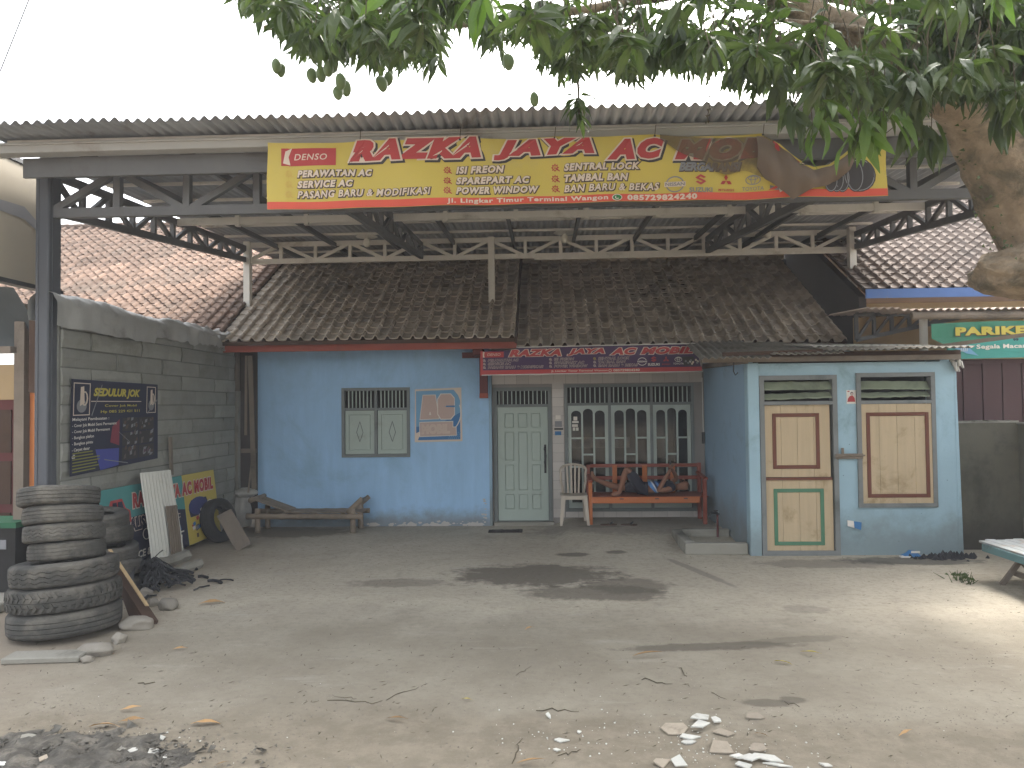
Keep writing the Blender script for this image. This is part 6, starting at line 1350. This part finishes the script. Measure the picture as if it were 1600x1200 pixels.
FR = [(1052, 1139, 46, 20, -.1, mGypB, 'flat beige board fragment at the left end of the white rubble', 0, 0), (1093, 1126, 30, 9, .6, mGyp, 'narrow white strip lying slantwise on top of the upper white rubble', .15, .012), (1096, 1139, 38, 9, .55, mGyp, 'long white strip across the middle of the upper rubble', .12, .02),
      (1075, 1153, 36, 9, .1, mGyp, 'broad white fragment below the long white strips', .05, 0), (1074, 1161, 26, 6, .1, mGyp, 'thin white fragment at the bottom of the upper rubble', 0, 0), (1118, 1129, 18, 8, .3, mGyp, 'small crumpled white piece right of the white strips', .2, .01),
      (1131, 1147, 34, 15, -.1, mGypB, 'grey-beige board fragment right of the white strips', .04, 0), (1128, 1171, 42, 24, -.4, mGypB, 'large pointed beige fragment between the two piles of rubble', .03, 0), (1180, 1122, 26, 11, .0, mGypB, 'square grey board fragment lying alone behind the rubble', .06, 0),
      (1153, 1187, 24, 7, -.2, mGyp, 'white shard at the left of the lower rubble', .1, .01), (1185, 1175, 30, 10, -.6, mGypB, 'grey splinter standing out of the top of the lower rubble', .2, .01), (1168, 1192, 38, 8, -.1, mGyp, 'long white shard across the lower rubble', .1, .02),
      (1200, 1190, 44, 8, -.35, mGyp, 'long pale shard pointing right from the lower rubble', .08, .01), (1215, 1197, 40, 5, -.3, mGyp, 'thin white shard at the lower right of the rubble', 0, 0), (1162, 1198, 30, 9, .1, mGyp, 'white fragment at the very bottom of the lower rubble', .1, 0),
      (1036, 1194, 40, 12, .3, mGypB, 'grey-white fragment left of the rubble at the bottom edge', .1, 0), (1060, 1196, 30, 12, -.5, mGyp, 'folded white fragment at the bottom edge below the beige board', .25, 0), (1291, 1197, 18, 5, -.5, mGyp, 'small white fragment at the bottom edge right of the rubble', 0, 0),
      (877, 1158, 25, 6, .05, mGyp, 'white fragment lying alone left of the rubble', .05, 0), (869, 1173, 14, 4, 0, mGyp, 'small white chip below the lone white fragment', 0, 0), (857, 1121, 7, 6, .5, mGyp, 'tiny upright white chip left of the rubble', .4, 0), (905, 1145, 9, 4, .4, mGyp, 'tiny white chip right above the lone white fragment', 0, 0),
      (242, 1177, 30, 12, .8, mGyp, 'white gypsum shard beside the ash heap', .12, 0), (208, 1177, 18, 8, .2, mGyp, 'rounded white chip on the ash heap edge', .05, .01), (170, 1178, 60, 16, .5, mConc, 'flat grey slab fragment at the edge of the ash heap', .08, 0), (262, 1184, 14, 6, 0, mGyp, 'small grey chip right of the white shard by the ash', 0, 0),
      (253, 1156, 9, 5, 1.0, mGyp, 'small upright white splinter near the ash heap', .5, 0), (69, 1192, 16, 9, .2, mGypB, 'round pinkish chip in the ash heap', .1, .02), (45, 1158, 22, 7, 0, mConc, 'small grey board chip at the back of the ash heap', .1, .02), (8, 1198, 40, 8, .1, mGyp, 'pale chip at the bottom left corner', .1, .01)]
for i, (px, py, L, W_, an, mat, lab, tl, lf) in enumerate(FR): lab1(frag(px, py, L, W_, an, mat, 40 + i, tl, .007, lf), lab, 'fragment', 'broken board fragments on the ground')
chips = MB()
for i in range(300):
    if i < 260: px, py = R.choice([(1080, 1140, 60, 18), (1180, 1185, 55, 14), (880, 1150, 40, 22), (1090, 1170, 130, 22), (230, 1165, 60, 22)])[0:2]; k = R.choice([(60, 18), (110, 22)]); px += R.gauss(0, k[0]); py += R.gauss(0, k[1])
    else: px, py = R.uniform(-50, 1650), R.uniform(930, 1215)
    if py > 1230 or py < 900: continue
    p = pt(px, py, z=0); s_ = R.uniform(.002, .008) * (1 if i < 200 else .5); t = R.random() * 6.28; chips.add([p + V((s_ * math.cos(t + a), s_ * 1.3 * math.sin(t + a), .003)) for a in (0, 1.8, 3.4, 4.8)] + [p + V((0, 0, .003 + s_ * .8))], [(0, 1, 4), (1, 2, 4), (2, 3, 4), (3, 0, 4)])
o = chips.build('white_chips', mGyp); tag(o, 'scattered small white gypsum chips over the yard', 'chips', kind='stuff')
gr = MB()
def peb(p, s_):
    a = R.random() * 6.28; c, d = math.cos(a), math.sin(a); q = [V((s_ * c * 1.2, s_ * d, 0)), V((-s_ * d, s_ * c * 1.1, 0)), V((-s_ * c, -s_ * d * 1.1, 0)), V((s_ * d, -s_ * c, 0)), V((0, 0, s_ * R.uniform(.5, .9)))]
    gr.add([p + v for v in q], [(0, 1, 4), (1, 2, 4), (2, 3, 4), (3, 0, 4)])
for i in range(9000):
    u = R.random()
    if u < .30: X_, Y_ = R.gauss(-2.7, .75), R.gauss(4.45, .38)
    elif u < .62: X_, Y_ = R.uniform(-4, 4.2), 5.2 - abs(R.gauss(0, .5))
    elif u < .80: X_, Y_ = R.uniform(-5.2, 5), R.uniform(4, 10)
    elif u < .92: X_, Y_ = R.gauss(-3.6, .5), R.uniform(4.5, 9)
    else: X_, Y_ = R.uniform(2.8, 5.2), R.uniform(5, 9.8)
    if noise.noise(V((X_ * 1.3, Y_ * 1.3, 5))) < -.15 and R.random() < .7: continue
    peb(V((X_, Y_, -.001)), R.choice([.003, .004, .005, .006, .008]) * (1.5 if u < .3 and R.random() < .25 else 1) * R.uniform(.7, 1.2))
o = gr.build('gravel', M('yard_gravel', (.20, .175, .14), .95, .5, 30, .3, 60)); tag(o, 'loose gravel and grit strewn over the front of the yard', 'gravel', kind='stuff')
ah = MB(); c0 = V((-2.8, 4.35, 0))
def ash(a, b):
    x, y = c0.x - 1.1 + 2.0 * a, c0.y - .55 + 1.05 * b; r_ = math.hypot((x - c0.x + .05) / .82, (y - c0.y) / .40) + .25 * noise.noise(V((x * 3, y * 3, 1))); h = max(0, 1 - r_) ** .8 * .05
    return (x, y, h - .004 + (.055 * noise.noise(V((x * 6, y * 6, 2))) + .018 * noise.noise(V((x * 17, y * 17, 4))) + .008 * noise.noise(V((x * 40, y * 40, 4)))) * min(1, max(0, 1.15 - r_) * 3))
o = ah.grid(ash, 110, 60).build('ash_heap', M('ash_and_charcoal', (.085, .078, .066), .97, .8, 9, 1.0, 50, dirt=(.19, .17, .14), dscale=7, damt=.6)); tag(o, 'dark heap of ash and charcoal in the lower left corner', 'ash heap', kind='stuff')
cl = MB()
for i in range(2600):
    p = c0 + V((R.gauss(.0, .42), R.gauss(-.02, .17), .01)); s_ = R.uniform(.004, .02) ** 1.0 * (2.2 if i % 11 == 0 else .9); q = [V((R.uniform(-1, 1), R.uniform(-1, 1), R.uniform(-.3, .8))) * s_ for _ in range(5)]; cl.add([p + v for v in q], [(0, 1, 2), (0, 2, 3), (0, 3, 4), (1, 2, 4), (1, 3, 4)])
o = cl.build('charcoal_lumps', M('charcoal_and_grey_lumps', (.12, .11, .092), .95, .95, 22, .4, 60)); tag(o, 'charcoal lumps and burnt bits on the ash heap', 'charcoal', kind='stuff')
sb_ = MB()
for i in range(900):
    X_, Y_ = R.uniform(-4.5, 5), R.choice([R.uniform(4.2, 6.5), R.uniform(4.2, 11)]); t = R.random() * 3.14; L = R.uniform(.006, .03); w_ = R.uniform(.001, .004); p = V((X_, Y_, .003)); d = V((math.cos(t), math.sin(t), 0)); s_ = V((-d.y, d.x, 0))
    sb_.add([p - d * L, p + s_ * w_ + V((0, 0, .003)), p + d * L + V((0, 0, .004)), p - s_ * w_], [(0, 3, 2, 1)])
o = sb_.build('leaf_litter', mTwig); tag(o, 'tiny dark bits of straw, bark and leaf strewn over the yard', 'litter', kind='stuff')
ylm = [q.mesh('dry_leaf') for q in leaf_v]; ylm2 = [q.mesh('dry_leaf') for q in leaf_v]
for q in ylm: q.materials.append(mLeafDry)
for q in ylm2: q.materials.append(mLeafY)
LV = [(165, 1136, 48, .3, 0, 'pale dry leaf at the back of the ash heap'), (205, 1132, 46, -.1, 0, 'second pale dry leaf lying right of the first behind the ash heap'), (1225, 1037, 30, -.3, 1, 'yellow-green fallen leaf near the dark streak'), (1267, 1024, 34, -.7, 1, 'curled yellow leaf at the right end of the dark streak'), (1014, 1027, 50, 0, 0, 'brown leaf at the left end of the dark streak'),
      (827, 984, 22, .9, 0, 'small reddish leaf in the middle of the yard'), (333, 944, 44, .35, 0, 'dark dry leaf lying alone right of the tyre stack'), (204, 1112, 34, .1, 0, 'orange-brown leaf near the foreground at the left'), (325, 1133, 54, .1, 0, 'long reddish dry leaf at the bottom left of the yard'), (620, 1128, 40, -.3, 0, 'brown leaf near the bottom centre'),
      (830, 1195, 46, .1, 0, 'brown leaf at the bottom edge below the lone white fragment'), (281, 1016, 24, .4, 0, 'crumpled dark leaf right of the stones under the tyres'), (730, 1095, 20, 0, 1, 'small yellow leaf scrap in the centre foreground'), (1415, 1150, 30, .5, 0, 'dark curled leaf at the lower right'), (1190, 1150, 22, -.2, 0, 'brown leaf scrap right of the rubble'), (347, 1197, 22, .4, 0, 'orange scrap of leaf at the bottom edge right of the ash')]
for i, (px, py, Lp, an, yl, lab) in enumerate(LV):
    p = pt(px, py, z=0); L = Lp * p.y / F_PX; o = bpy.data.objects.new('dry_leaf', (ylm2 if yl else ylm)[i % 6]); col.objects.link(o); o.scale = (L, L * .85, L * .8); o.rotation_euler = (R.gauss(0, .2), -.28, an); o.location = (p.x - L / 2 * math.cos(an), p.y - L / 2 * math.sin(an), .012); lab1(o, lab, 'leaf', 'fallen leaves on the ground')
TWG = [((1001, 1061), (1050, 1068), .006, 'straight brown twig in the centre right of the yard'), ((1064, 1044), (1073, 1057), .005, 'short bent twig right of the straight brown twig'), ((512, 1094), (598, 1096), .005, 'long thin twig in the left foreground'), ((600, 1094), (655, 1072), .004, 'thin twig angled up from the end of the long twig'), ((800, 1190), (815, 1156), .006, 'curved twig near the bottom centre'),
       ((840, 1106), (902, 1112), .006, 'curled twig left of the centre foreground'), ((560, 1092), (520, 1088), .003, 'very thin stalk beside the long twig'), ((875, 1183), (908, 1167), .005, 'thin twig left of the lower white rubble'), ((1225, 1097), (1250, 1104), .004, 'thin stalk right of the small dark puddle'), ((215, 1068), (245, 1066), .006, 'short dark stick at the left of the yard'), ((805, 1056), (830, 1040), .003, 'thin upright stalk in the middle of the yard'), ((1110, 1082), (1135, 1093), .003, 'thin straw above the upper rubble')]
for a, b, r_, lab in TWG:
    A_, B_ = pt(*a, z=.005), pt(*b, z=.005); pts = [A_.lerp(B_, i / 6) + V((R.gauss(0, .008), R.gauss(0, .02), 0)) for i in range(7)]; o = MB().tube(pts, [r_ * .4, r_ * .6, r_ * .65, r_ * .6, r_ * .5, r_ * .4, r_ * .25], 5).build('twig', mTwig); lab1(o, lab, 'twig', 'twigs on the ground')

# ---------------------------------------------------------------- haze
hz = MB().box((-72, -47, -1), (72, 87, 11)); hm = bpy.data.materials.new('thin_haze'); hm.use_nodes = True; t_ = hm.node_tree; t_.nodes.clear()  # thin volume added to lift the dark tones like veiling lens glare
pv = t_.nodes.new('ShaderNodeVolumePrincipled'); pv.inputs['Color'].default_value = (.93, .95, 1, 1); pv.inputs['Density'].default_value = .0025; om = t_.nodes.new('ShaderNodeOutputMaterial'); t_.links.new(pv.outputs[0], om.inputs['Volume'])
tag(hz.build('haze', hm), kind='stuff')
